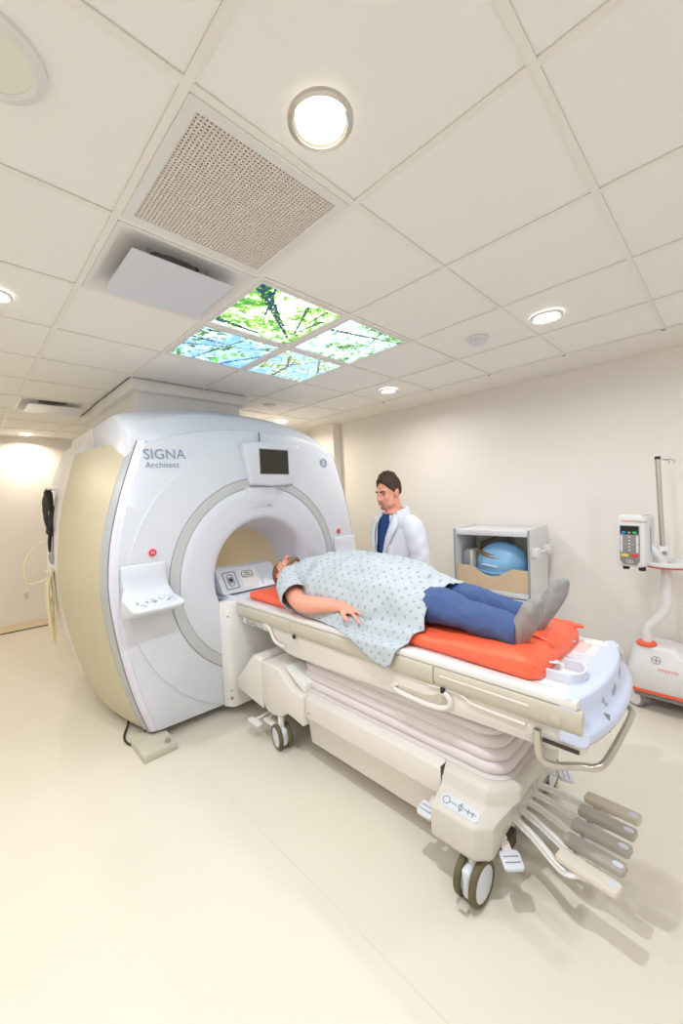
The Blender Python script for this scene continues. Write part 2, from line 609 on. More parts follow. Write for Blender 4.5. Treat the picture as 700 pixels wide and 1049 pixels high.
def tree_picture(kind):
    def fbm(x, y, s, o=4):
        return noise.fractal(Vector((x * s + kind * 17.3, y * s + kind * 5.1, kind * 3.7)), .65, 2.1, o)
    vp = {0: (.70, .95), 1: (1.1, .35), 2: (1.25, .62), 3: (.55, 1.2)}[kind]
    lines = {
        0: [((.0, .02), (.92, .86), .070, .012), ((-.02, .90), (.62, .95), .045, .010), ((.16, .02), (.42, .62), .016, .006), ((.62, .10), (.90, .70), .020, .006), ((.95, .25), (.88, .80), .022, .005), ((.84, .05), (.86, .60), .012, .004)],
        1: [((.0, .62), (1.0, .18), .018, .008), ((.3, 1.0), (.55, .1), .014, .010), ((.0, .35), (.5, .35), .02, .012), ((.7, 1.0), (1.0, .45), .022, .016)],
        2: [((.0, .35), (1.0, .10), .028, .014), ((.1, .9), (1.0, .35), .008, .005), ((.55, .0), (.8, .5), .012, .006)],
        3: [((.45, 1.0), (.38, .35), .03, .014), ((.40, .55), (.15, .15), .016, .008), ((.39, .45), (.70, .05), .014, .008), ((.95, .5), (.55, .0), .018, .012)],
    }[kind]
    dens = {0: .10, 1: -.05, 2: .0, 3: -.02}[kind]

    def f(u, v):
        n1 = fbm(u, v, 3.2)
        n2 = fbm(u + 9, v, 16.0)
        n3 = fbm(u, v + 4, 34.0, 2)
        sky = (0.78, 0.90, 1.0) if kind != 0 else (0.93, 0.98, 1.0)
        if kind in (1, 3):
            t = min(1, max(0, .5 + n1 * .9))
            sky = (.45 + .45 * t, .68 + .26 * t, .98)
        leaf = dens + n1 * .42 + n2 * .42 + n3 * .26
        c = sky
        if leaf > .0:
            t = min(1, leaf / .16)
            br = .62 + .38 * min(1, max(0, .5 + n3 * .9))
            base = {0: (.66, .90, .34), 1: (.42, .68, .40), 2: (.55, .82, .45), 3: (.58, .72, .28)}[kind]
            if leaf > .34:
                base = {0: (.30, .66, .28), 1: (.08, .22, .32), 2: (.18, .46, .26), 3: (.30, .44, .16)}[kind]
            if kind == 1 and u > .55 and v > .55:
                base = (.45, .85, .25)
            c = tuple(a * (1 - t) + b * br * t for a, b in zip(c, base))
        for (a, b, wa, wb) in lines:
            dx, dy = b[0] - a[0], b[1] - a[1]
            s = ((u - a[0]) * dx + (v - a[1]) * dy) / (dx * dx + dy * dy)
            if 0 <= s <= 1:
                d = abs((u - a[0]) * dy - (v - a[1]) * dx) / hypot(dx, dy)
                if d < (wa + (wb - wa) * s) * (1 + .25 * n2) and (n3 < .35):
                    c = {0: (.05, .22, .26), 1: (.16, .24, .30), 2: (.20, .22, .22), 3: (.36, .26, .14)}[kind]
        return c
    return f


def pic_mat():
    m = bpy.data.materials.new('backlit_print')
    m.use_nodes = True
    nt = m.node_tree
    b = nt.nodes['Principled BSDF']
    at = nt.nodes.new('ShaderNodeAttribute')
    at.attribute_name = 'print'
    nt.links.new(at.outputs['Color'], b.inputs['Base Color'])
    nt.links.new(at.outputs['Color'], b.inputs['Emission Color'])
    b.inputs['Emission Strength'].default_value = SKY_STRENGTH
    b.inputs['Roughness'].default_value = .35
    return m


SKY_STRENGTH = 0.85
PM = pic_mat()
for kind, (i, j, lab) in enumerate(((1, 2, 'backlit ceiling picture with bright green treetops and a dark trunk, nearest the grille'),
                                    (1, 3, 'backlit ceiling picture of blue sky and tangled branches, next to the bulkhead lip'),
                                    (2, 2, 'backlit ceiling picture of pale sky crossed by one dark branch, rightmost panel'),
                                    (2, 3, 'backlit ceiling picture of brown forked branches on blue sky, above the scanner screen'))):
    x0, x1, y0, y1 = GX(i) + .013, GX(i + 1) - .013, GY(j) + .013, GY(j + 1) - .013
    t = thing('sky_light_panel', lab, 'light panel', ((x0 + x1) / 2, (y0 + y1) / 2, CEIL), 'four sky picture panels')
    fw = .022
    obj('panel_frame', frame_prism([(x0, y0), (x1, y0), (x1, y1), (x0, y1)], [(x0 + fw, y0 + fw), (x1 - fw, y0 + fw), (x1 - fw, y1 - fw), (x0 + fw, y1 - fw)], 'z', CEIL - .003, CEIL + .03), M['white2'], t)
    n = 110
    V, F = [], []
    a0, a1, b0, b1 = x0 + fw, x1 - fw, y0 + fw, y1 - fw
    for q in range(n + 1):
        for p in range(n + 1):
            V.append(Vector((a0 + (a1 - a0) * p / n, b0 + (b1 - b0) * q / n, CEIL + .006)))
    for q in range(n):
        for p in range(n):
            F.append((q * (n + 1) + p, (q + 1) * (n + 1) + p, (q + 1) * (n + 1) + p + 1, q * (n + 1) + p + 1))
    o = obj('backlit_picture', (V, F), PM, t, smooth=0)
    at = o.data.color_attributes.new('print', 'FLOAT_COLOR', 'POINT')
    fn = tree_picture(kind)
    for q in range(n + 1):
        for p in range(n + 1):
            at.data[q * (n + 1) + p].color = (*lin(fn(p / n, q / n)), 1)
    obj('panel_back', box(x0 + .005, x1 - .005, y0 + .005, y1 - .005, CEIL + .012, CEIL + .03), M['white2'], t)

DL_LAB = ['large round downlight with polished chrome trim, lit, beside the perforated grille',
          'small lit downlight at the left picture edge, left of the near plaque diffuser',
          'round recessed downlight, lit, nearest the right wall with white trim ring',
          'round recessed downlight above the man in the white coat',
          'small recessed downlight far back above the scanner roof, near the wall pier',
          'small recessed downlight close to the rear wall, washing it with light']
for k, (x, y, pw, r, colr, spread) in enumerate(DOWNLIGHTS):
    lab = DL_LAB[k] if k < len(DL_LAB) else 'added fill downlight, unseen, outside the picture'
    t = thing('recessed_downlight', lab, 'downlight', (x, y, CEIL), 'round recessed downlights')
    tr = M['chrome'] if k == 0 else M['white2']
    dz = CEIL - .001
    obj('trim_ring', lathe((x, y, dz), (0, 0, 1), [(r * 1.0, .0), (r * 1.0, -.010), (r * 1.08, -.014), (r * 1.19, -.008), (r * 1.22, .0), (r * 1.0, .0)], 48), tr, t)
    obj('reflector', lathe((x, y, dz), (0, 0, 1), [(r, -.008), (r * .9, -.004), (r * .88, -.002)], 40), M['reflector'], t)
    obj('lamp_lens', cyl((x, y, dz - .0035), (0, 0, 1), r * .97, .003, 40), M['lens'], t)
    ld = bpy.data.lights.new('downlight_lamp', 'AREA')
    ld.shape = 'DISK'
    ld.size = r * (.4 if k == 0 else 1.9)
    ld.energy = pw * LAMP_GAIN
    ld.color = colr
    ld.spread = radians(spread)
    lo = bpy.data.objects.new('downlight_lamp', ld)
    COL.objects.link(lo)
    lo.parent = t
    lo.location = (0, 0, -.02)
t = thing('ceiling_speaker', 'large round unlit ceiling fitting with frosted lens at upper left corner', 'ceiling fitting', (.105, 1.205, CEIL))
obj('trim_ring', lathe((.105, 1.205, CEIL), (0, 0, 1), [(.088, .006), (.088, -.008), (.098, -.012), (.118, -.006), (.12, .005)], 48), M['white2'], t)
obj('frosted_lens', cyl((.105, 1.205, CEIL - .006), (0, 0, 1), .0885, .008, 40), M['offlens'], t)
t = thing('smoke_detector', 'small flat white smoke detector disc on the ceiling left of the right downlight', 'smoke detector', (2.618, 1.252, CEIL))
obj('detector_base', cyl((2.618, 1.252, CEIL - .012), (0, 0, 1), .072, .016, 36, b=.003), M['white2'], t)
obj('detector_dome', lathe((2.618, 1.252, CEIL - .012), (0, 0, 1), [(.06, 0), (.058, -.014), (.045, -.022), (.0005, -.024)], 36), M['white'], t)
t = thing('sprinkler_cover', 'tiny white sprinkler cover disc on the ceiling right of the bulkhead', 'sprinkler', (2.528, 3.625, CEIL))
obj('cover_plate', cyl((2.528, 3.625, CEIL - .012), (0, 0, 1), .055, .016, 28, b=.003), M['cream'], t)
obj('cover_rim', lathe((2.528, 3.625, CEIL), (0, 0, 1), [(.055, -.002), (.07, -.006), (.072, .003)], 28), M['white2'], t)

# outlet on the rear wall
t = thing('wall_outlet', 'small cream electrical outlet plate low on the rear wall at far left', 'outlet', (.65, WALL_Y, .49))
obj('cover_plate', box(.612, .688, WALL_Y - .008, WALL_Y, .43, .55, .004), M['white2'], t)
obj('socket_face', box(.632, .668, WALL_Y - .012, WALL_Y - .004, .455, .525, .004), M['cream'], t)
for z in (.472, .505):
    obj('socket_slot', join(box(.642, .645, WALL_Y - .0135, WALL_Y - .010, z - .007, z + .007), box(.655, .658, WALL_Y - .0135, WALL_Y - .010, z - .007, z + .007)), M['gap'], t)

# ================================================================== MRI SCANNER
CX, CZ, FY = 1.86, 1.07, 2.85
HW = [(.05, .955), (.30, 1.035), (.60, 1.105), (.90, 1.15), (1.15, 1.165), (1.45, 1.135), (1.75, 1.06), (2.0, .975), (2.2, .90)]
hw = lambda z: smooth_tab(HW, z)
ZTOP = lambda x: 2.27 - .175 * (abs(x - CX) / .94) ** 2.0
ZBOT = .075
mri = thing('mri_scanner', 'huge white and champagne magnetic resonance scanner with round bore and grey ring', 'scanner', (CX, 3.6, 0))


def front_y(dx, dz):
    r = hypot(dx, dz)
    y = FY + .012
    if r < 1.075:
        y = FY - .004 + .016 * max(0, (r - .8)) / .27
    else:
        y = FY + .026 + .10 * (r - 1.075)
    return y


def edge_r(a):
    # distance from the bore axis to the front outline along angle a
    lo, hi = .5, 1.8
    for _ in range(40):
        md = (lo + hi) / 2
        x, z = CX + cos(a) * md, CZ + sin(a) * md
        ins = z > ZBOT and z < ZTOP(x) and abs(x - CX) < hw(z) - .045
        lo, hi = (md, hi) if ins else (lo, md)
    return lo


NA = 288
# front cover : from the grey ring out to the outline, then wrapped back over the rim
rings = []
angs = [2 * pi * k / NA for k in range(NA)]
edges = [edge_r(a) for a in angs]
for s in range(16):
    ring = []
    for a, R in zip(angs, edges):
        if s < 13:
            RR = [.805, .82, .86, .92, .98, 1.03, 1.068, 1.0745, 1.0755, 1.083, 1.12, 1.2, 9][s]
            r = min(RR, R - .012 + .001 * s)
            if s == 12:
                r = R
        else:
            r = R
        x, z = cos(a) * r, sin(a) * r
        y = front_y(x, z)
        if s == 12:
            y += .004
        if s == 13:
            r = R + .006; y += .016
        if s == 14:
            r = R + .007; y += .05
        if s == 15:
            r = R - .03; y += .09
        ring.append(Vector((CX + cos(a) * r, y, CZ + sin(a) * r)))
    rings.append(ring)
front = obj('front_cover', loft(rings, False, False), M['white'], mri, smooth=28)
obj('cover_seam', box(CX + .02, CX + .024, FY + .012, FY + .03, 2.145, 2.262), M['gap'], front)
obj('cover_seam', box(CX - .25, CX - .246, FY + .012, FY + .04, ZBOT, .27), M['gap'], front)

# grey ring with joint lines
obj('grey_ring', lathe((CX, FY, CZ), (0, 1, 0), [(.803, .02), (.803, -.004), (.798, -.009), (.735, -.011), (.729, -.006), (.729, .02)], 128), M['ringgrey'], mri)
obj('ring_outer_joint', lathe((CX, FY, CZ), (0, 1, 0), [(.8075, .01), (.8075, -.0065), (.8025, -.0065), (.8025, .01)], 128), M['gap'], mri)
gs = []
for a in (90, -58, -122):
    ca, sa = cos(radians(a)), sin(radians(a))
    mm = basis((CX + ca * .73, FY - .0125, CZ + sa * .73), (ca, 0, sa), (0, -1, 0))
    obj('ring_joint', T(box(0, .073, -.001, .006, -.002, .002), mm), M['gap'], mri)
# inner disc, flared bore mouth and bore liner
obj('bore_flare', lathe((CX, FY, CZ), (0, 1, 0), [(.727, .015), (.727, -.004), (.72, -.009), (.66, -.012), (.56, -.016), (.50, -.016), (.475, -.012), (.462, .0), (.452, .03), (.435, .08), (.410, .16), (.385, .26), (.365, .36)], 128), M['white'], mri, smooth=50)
obj('bore_liner', lathe((CX, FY, CZ), (0, 1, 0), [(.366, .355), (.35, .40), (.35, 1.45), (.366, 1.5), (.46, 1.85)], 96), M['bore'], mri, smooth=60)
bl_ = bpy.data.lights.new('bore_fill_lamp', 'AREA')          # unseen tunnel lamp, added to brighten the bore
bl_.shape = 'RECTANGLE'; bl_.size = .25; bl_.size_y = .9; bl_.energy = .8; bl_.color = (1, .95, .85)
bo_ = bpy.data.objects.new('bore_fill_lamp', bl_)
COL.objects.link(bo_); bo_.parent = mri
bo_.location = (0, FY + .9 - 3.6, CZ + .335)


# side corners and champagne side panels
def side_panel(sgn, y0, y1, o0, o1, bulge=0.0, top=0.0, z0=ZBOT, z1=2.14, n=40, ny=10, thick=.03):
    rows = []
    for i in range(n + 1):
        z = z0 + (z1 - z0) * i / n
        row = []
        for k in range(ny + 1):
            t = k / ny
            y = y0 + (y1 - y0) * t
            off = o0 + (o1 - o0) * t + bulge * sin(pi * t) + top * t * max(0, (z - 1.4) / .74)
            row.append(Vector((CX + sgn * (hw(z) + off), y, z)))
        for k in range(ny, -1, -1):
            q = row[k].copy()
            q.x -= sgn * thick
            row.append(q)
        rows.append(row)
    return loft(rows)


def corner(sgn, o0, y0, o1, y1, z0=ZBOT, ztop=2.135, n=40):
    rows = []
    for i in range(n + 1):
        z = z0 + (ztop - z0) * i / n
        h = hw(z)
        yf = front_y(h, z - CZ) - FY
        a = Vector((CX + sgn * (h + o0), FY + y0 + yf, z))
        b = Vector((CX + sgn * (h + o1), FY + y1 + yf, z))
        d = Vector((sgn * -.02, .02, 0))
        mid = (a + b) / 2 + Vector((sgn * .006, -.006, 0))
        rows.append([a, mid, b, b + d, a + d])
    return loft(rows)


RW = [(.30, 1.12), (.5, 1.19), (.8, 1.235), (1.2, 1.245), (1.6, 1.215), (1.95, 1.155), (2.15, 1.09), (2.26, 1.03)]


def rear_cover(sgn):
    rows = []
    for i in range(33):
        z = .30 + (2.26 - .30) * i / 32
        q = smooth_tab(RW, z)
        row = [Vector((CX + sgn * (q + d), y, z)) for y, d in ((4.012, -.035), (4.03, -.004), (4.3, .012), (4.7, .006), (4.9, -.05), (5.0, -.16), (5.0, -.3), (4.012, -.3))]
        rows.append(row)
    return loft(rows)


for sgn in (-1, 1):
    obj('lilac_corner_trim', corner(sgn, -.042, .010, .000, .035), M['lilac'], mri, label='lilac corner strip')
    obj('corner_joint', corner(sgn, .0005, .036, .006, .045), M['gap'], mri)
    obj('greyblue_corner_trim', corner(sgn, .005, .046, .020, .20), M['greyblue'], mri, label='blue-grey corner strip')
    obj('side_panel', side_panel(sgn, 3.055, 4.00, .022, .115, .035, top=.06), M['gold'], mri, label='champagne side panel')
    obj('rear_side_cover', rear_cover(sgn), M['white2'], mri)
# body core behind the covers
rows = []
for y, k, zt in ((2.95, .955, 2.12), (3.1, .965, 2.13), (4.3, .965, 2.13), (4.9, .90, 2.2), (5.1, .80, 2.1)):
    ring = []
    for i in range(24):
        z = .12 + (zt - .12) * i / 23
        ring.append(Vector((CX - hw(z) * k, y, z)))
    for i in range(23, -1, -1):
        z = .12 + (zt - .12) * i / 23
        ring.append(Vector((CX + hw(z) * k, y, z)))
    rows.append(ring)
# open tunnel through the core is masked by the bore liner, so the core is built as a shell around it
n_ = len(rows[0])
shell = loft(rows, False, False)
obj('magnet_body', shell, M['white2'], mri)
back = []
for a, R in zip(angs, edges):
    back.append((a, R))
obj('rear_cover', loft([[Vector((CX + cos(a) * .46, 4.71, CZ + sin(a) * .46)) for a, R in back],
                        [Vector((CX + cos(a) * R * .82, 5.09, CZ + sin(a) * R * .84)) for a, R in back]], False, False), M['white2'], mri)

# roof cap
def cap_ring(y, x0, x1, zs, zc, zb=1.98):
    top = []
    n = 22
    for i in range(n + 1):
        t = i / n
        x = x0 + (x1 - x0) * t
        e = 1 - abs(2 * t - 1) ** 2.4
        top.append(Vector((x, y, zs + (zc - zs) * e)))
    return [Vector((x0, y, zb))] + top + [Vector((x1, y, zb))]


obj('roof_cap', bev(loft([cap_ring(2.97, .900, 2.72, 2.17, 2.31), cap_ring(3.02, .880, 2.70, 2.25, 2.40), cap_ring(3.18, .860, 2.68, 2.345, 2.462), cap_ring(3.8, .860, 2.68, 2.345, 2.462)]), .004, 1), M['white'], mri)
obj('rear_roof_cap', bev(loft([cap_ring(3.805, .855, 2.69, 2.34, 2.455), cap_ring(4.5, .84, 2.69, 2.33, 2.44), cap_ring(4.95, .90, 2.66, 2.2, 2.34)]), .004, 1), M['white2'], mri)

# lower apron joint on the side, foot plates, levelling bolts
obj('rear_skirt', box(CX - .96, CX + .96, 4.1, 4.95, .0, .18, .02), M['cream'], mri)
obj('magnet_foot', box(CX - .80, CX + .80, 3.05, 4.7, 0, .13), M['gap'], mri)
for px in (.785, 2.72):
    pd = obj('foot_pad', box(px, px + .215, 2.715, 3.02, 0, .052, .004), M['pad'], mri)
    obj('foot_bolt', join(cyl((px + .17, 2.765, .052), (0, 0, 1), .020, .012, 18), cyl((px + .17, 2.765, .060), (0, 0, 1), .012, .016, 6)), M['steel'], pd)

# screen in its flared frame above the bore
cx = 1.972
out = [(cx - .292, 2.155), (cx - .15, 2.172), (cx + .0, 2.176), (cx + .15, 2.172), (cx + .292, 2.155), (cx + .205, 1.812), (cx, 1.800), (cx - .235, 1.812)]
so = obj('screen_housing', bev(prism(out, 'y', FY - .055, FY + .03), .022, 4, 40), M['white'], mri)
obj('screen_frame', box(1.822, 2.126, FY - .0565, FY - .048, 1.897, 2.117, .006), M['gap'], so)
obj('display_screen', box(1.829, 2.119, FY - .0585, FY - .05, 1.904, 2.110, .003, 1), M['screen'], so)
fo = [(1.704, 1.792), (2.008, 1.792), (1.972, 1.622), (1.728, 1.618)]
obj('flap_joint', prism(fo, 'y', FY - .0175, FY + .01), M['lilac'], mri)
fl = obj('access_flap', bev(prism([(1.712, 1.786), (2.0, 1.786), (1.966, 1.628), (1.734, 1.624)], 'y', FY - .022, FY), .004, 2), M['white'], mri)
obj('flap_latch', box(1.90, 1.945, FY - .024, FY - .02, 1.636, 1.642), M['gap'], fl)
obj('sensor_dot', cyl((CX + .0, FY - .013, 1.56), (0, -1, 0), .004, .003, 12), M['gap'], mri)

# lettering and round emblem
for body, size, x_, z_, sp in (('SIGNA', .101, .950, 2.004, 1.0), ('Architect', .060, .958, 1.942, 1.02)):
    g = text_geo(body, size, basis((x_, FY, z_), (1, 0, .03), (0, 0, 1)), 0, sp)
    g = [Vector((v.x, front_y(v.x - CX, v.z - CZ) - .0025, v.z)) for v in g[0]], g[1]
    obj('model_lettering', g, M['blueprint'], mri, smooth=0)
em = obj('emblem_disc', cyl((2.622, front_y(.762, .956) + .022, 2.026), (0, -1, 0), .062, .025, 40, b=.003), M['white'], mri)
ey = front_y(.762, .956) - .0035
obj('emblem_ring', join(lathe((2.622, ey, 2.026), (0, 1, 0), [(.044, .004), (.044, -.002), (.037, -.002), (.037, .004)], 36)), M['blueprint'], em)
cur = []
for sx in (-1, 1):
    cur.append(tube(spline([(2.622 + sx * .004, ey, 2.050), (2.622 + sx * .020, ey, 2.046), (2.622 + sx * .024, ey, 2.032), (2.622 + sx * .008, ey, 2.026), (2.622 + sx * .020, ey, 2.012), (2.622 + sx * .006, ey, 2.004)], 5), .0032, 6))
for k in range(8):
    a = k * pi / 4 + .2
    cur.append(tube(spline([(2.622 + .030 * cos(a), ey, 2.026 + .030 * sin(a)), (2.622 + .034 * cos(a + .25), ey, 2.026 + .034 * sin(a + .25)), (2.622 + .030 * cos(a + .5), ey, 2.026 + .030 * sin(a + .5))], 3), .002, 5))
obj('emblem_script', join(*cur), M['blueprint'], em)

# control consoles left and right of the bore
for sgn in (-1, 1):
    cxp = CX + sgn * .965
    def P(u, v, ww):      # u outwards from the cover, v height, ww across
        return Vector((cxp + ww, FY - u, v))
    prof = [(.0, 1.285), (.018, 1.285), (.024, 1.27), (.026, 1.20), (.034, 1.13), (.055, 1.085), (.095, 1.066), (.20, 1.048), (.262, 1.036), (.272, 1.022), (.262, 1.006), (.16, .972), (.08, .945), (.0, .935)]
    rings = []
    for q in range(9):
        t = -1 + 2 * q / 8
        wv = t * .160
        ring = []
        for (u, v) in prof:
            sc = 1.0
            if abs(t) == 1:
                u2 = u * .97 if u > .03 else u * .75
                v2 = v if v > 1.05 else v + .004
            else:
                u2, v2 = u, v
            flare = 1.0 - .10 * (v > 1.1)
            if u > .15 and v < 1.03:
                flare *= .93
            ring.append(P(u2, v2, wv * flare * (1.04 if u > .1 else 1)))
        rings.append(ring)
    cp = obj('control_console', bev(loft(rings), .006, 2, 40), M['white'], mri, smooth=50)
    mk = basis((cxp, FY - .095, 1.0675), (1, 0, 0), (0, -1, -.11))
    keys = [(-.10, .05, .012, .006), (-.105, .075, .010, .006), (-.085, .10, .016, .006), (-.075, .125, .014, .006), (-.045, .06, .012, .009), (-.045, .082, .009, .006), (0, .035, .022, .005),
            (.0, .07, .024, .013), (-.005, .095, .010, .005), (.045, .035, .012, .007), (.05, .06, .010, .006), (.085, .03, .010, .006), (.085, .085, .014, .008), (.1, .065, .012, .007), (.115, .028, .012, .006), (.115, .10, .012, .006), (.122, .055, .010, .006), (.07, .10, .010, .006)]
    for (kx, ky, ka, kb) in keys:
        obj('console_key', T(cyl((0, 0, 0), (0, 0, 1), 1, .0022, 14), mk @ Matrix.Translation((kx, ky * 1.15 - .005, 0)) @ Matrix.Diagonal((ka * .72, kb * .8, 1, 1))), M['keygrey'], cp)
for (bx, bz) in ((.957, 1.353), (2.755, 1.34)):
    yb = front_y(bx - CX, bz - CZ)
    e = obj('emergency_button', lathe((bx, yb, bz), (0, -1, 0), [(.031, -.01), (.031, .004), (.026, .006)], 28, cap1=True), M['pink'], mri, label='pink-rimmed red emergency button')
    obj('button_cap', cyl((bx, yb - .005, bz), (0, -1, 0), .024, .010, 24, b=.003), M['red'], e)
    obj('button_mark', join(box(bx - .010, bx + .010, yb - .0165, yb - .0145, bz - .002, bz + .002), lathe((bx, yb - .0145, bz), (0, -1, 0), [(.013, -.001), (.013, .0015), (.010, .0015), (.010, -.001)], 20)), M['pink'], e)

# docking column and cradle bridge in front of the bore
dk = obj('docking_column', bev(prism([(1.44, FY + .03), (1.415, FY - .02), (1.445, FY - .085), (1.48, FY - .10), (2.26, FY - .10), (2.295, FY - .085), (2.32, FY - .02), (2.30, FY + .03)], 'z', .085, .905), .010, 2, 25), M['white2'], mri)
obj('column_screw', join(cyl((1.452, FY - .083, .80), (-.6, -.8, 0), .008, .006, 14), cyl((1.452, FY - .083, .16), (-.6, -.8, 0), .012, .006, 14), cyl((1.452, FY - .083, .22), (-.6, -.8, 0), .006, .006, 14)), M['gap'], dk)
obj('cradle_bridge', box(1.50, 2.24, FY - .08, FY + 1.5, .875, .915, .008), M['white'], mri)
obj('bridge_rail', join(box(1.52, 1.55, FY - .06, FY + 1.5, .914, .93, .004), box(2.19, 2.22, FY - .06, FY + 1.5, .914, .93, .004)), M['white2'], mri)

# receiver-coil box lying on the bridge in the bore mouth
t = thing('coil_connector_box', 'white wedge-shaped connector box with framed socket in the bore mouth', 'connector box', (1.75, 3.02, .93))
wx0, wx1 = 1.50, 2.06
wy0, wy1 = 2.90, 3.22
prof = [(wy0, .932), (wy0 + .02, .945), (wy0 + .135, 1.105), (wy0 + .15, 1.115), (wy1, 1.115), (wy1, .932)]
obj('box_housing', bev(prism(prof, 'x', wx0, wx1), .012, 3, 30), M['white'], t)
sl = Vector((0, .115, .16)).normalized()
nrm = Vector((0, -.16, .115)).normalized()
mb = basis(Vector((wx0, wy0 + .02, .945)) + nrm * .001, (1, 0, 0), sl)
sk = obj('socket_plate', T(frame_prism(rrect(.045, .165, .02, .18, .012), rrect(.053, .157, .028, .172, .008), 'z', -.004, .003), mb), M['gap'], t)
obj('socket', T(join(cyl((.105, .10, 0), (0, 0, 1), .030, .005, 26), frame_prism(rrect(.075, .135, .045, .155, .028), rrect(.082, .128, .052, .148, .022), 'z', -.002, .004)), mb), M['symbol'], sk)
obj('socket_core', T(cyl((.105, .10, .004), (0, 0, 1), .016, .004, 20), mb), M['black'], sk)
sk2 = obj('recess_plate', T(join(prism(rrect(.20, .36, .01, .175, .012), 'z', -.002, .0015)), mb), M['white2'], t)
obj('recess_socket', T(join(frame_prism(rrect(.215, .325, .10, .165, .02), rrect(.222, .318, .107, .158, .015), 'z', 0, .006), box(.235, .305, .118, .128, 0, .006), box(.245, .295, .138, .148, 0, .006)), mb), M['symbol'], sk2)
obj('housing_ridge', T(box(.385, .40, .01, .175, -.003, .006, .003), mb), M['white'], t)

# cables hung on the scanner's rear left side, cord on the floor
xs = CX - hw(1.7) + .005
hooks = thing('black_hose_loop', 'coiled black hose hanging on the far left rear side of the scanner', 'hose', (.61, 4.33, 1.86))
pts = []
for k in range(34):
    a = k / 34 * 2 * pi * 3
    pts.append((.610 - .008 * (k % 3) + .028 * sin(a), 4.33 + .045 * sin(a) + .012 * (k // 12), 1.66 + .19 * cos(a) + .01 * sin(k)))
obj('hose_coil', tube(spline(pts, 4), .017, 8), M['cord'], hooks)
obj('hose_tail', tube(spline([(.600, 4.33, 1.50), (.580, 4.32, 1.40), (.585, 4.32, 1.30), (.600, 4.34, 1.42), (.612, 4.34, 1.52)], 6), .008, 7), M['cord'], hooks)
obj('squeeze_cord', tube(spline([(.615, 4.31, 1.52), (.612, 4.31, 1.40), (.605, 4.31, 1.31)], 5), .006, 7), M['cord'], hooks)
obj('squeeze_bulb', ball((.600, 4.31, 1.25), (.030, .034, .062)), M['coilgrey'], hooks)
obj('hook', tube([(.74, 4.34, 1.86), (.60, 4.34, 1.86), (.585, 4.34, 1.875)], .010, 8), M['white2'], hooks)
wc = thing('white_cable_bundle', 'looped bundle of cream white cables hanging on scanner rear left side', 'cables', (.58, 4.3, 1.1))
for k in range(6):
    yy = 4.26 + .03 * k
    xx = .572 + .006 * (k % 3)
    lo = .55 + .10 * ((k * 7) % 4)
    obj('cable_loop', tube(spline([(xx, yy, 1.12), (xx - .035, yy - .03, .95), (xx - .020, yy - .02, lo), (xx + .012, yy + .02, lo + .04), (xx + .022, yy + .03, .92), (xx + .008, yy + .01, 1.12)], 8, True), .009, 7, True), M['wcord'], wc)
obj('springy_loop', tube(spline([(.585, 4.33, 1.40), (.51, 4.38, 1.38), (.42, 4.42, 1.24), (.41, 4.44, 1.10), (.46, 4.44, 1.02), (.58, 4.34, 1.08)], 8), .0065, 7), M['wcord'], wc)
obj('cable_tail', tube(spline([(.555, 4.30, .75), (.565, 4.28, .55), (.60, 4.26, .40), (.63, 4.24, .34)], 8), .008, 7), M['wcord'], wc)
obj('cable_hook', tube([(.66, 4.30, 1.13), (.555, 4.30, 1.13), (.54, 4.30, 1.145)], .010, 8), M['white2'], wc)
tag(obj('floor_cord', tube(spline([(.90, 3.42, .12), (.86, 3.30, .03), (.79, 3.16, .009), (.775, 3.05, .009), (.80, 2.98, .010), (.85, 2.97, .02), (.90, 3.03, .06)], 8), .0075, 8), M['cord']),
    'thin black cord curling on the floor beside the scanner foot plate', 'cord')

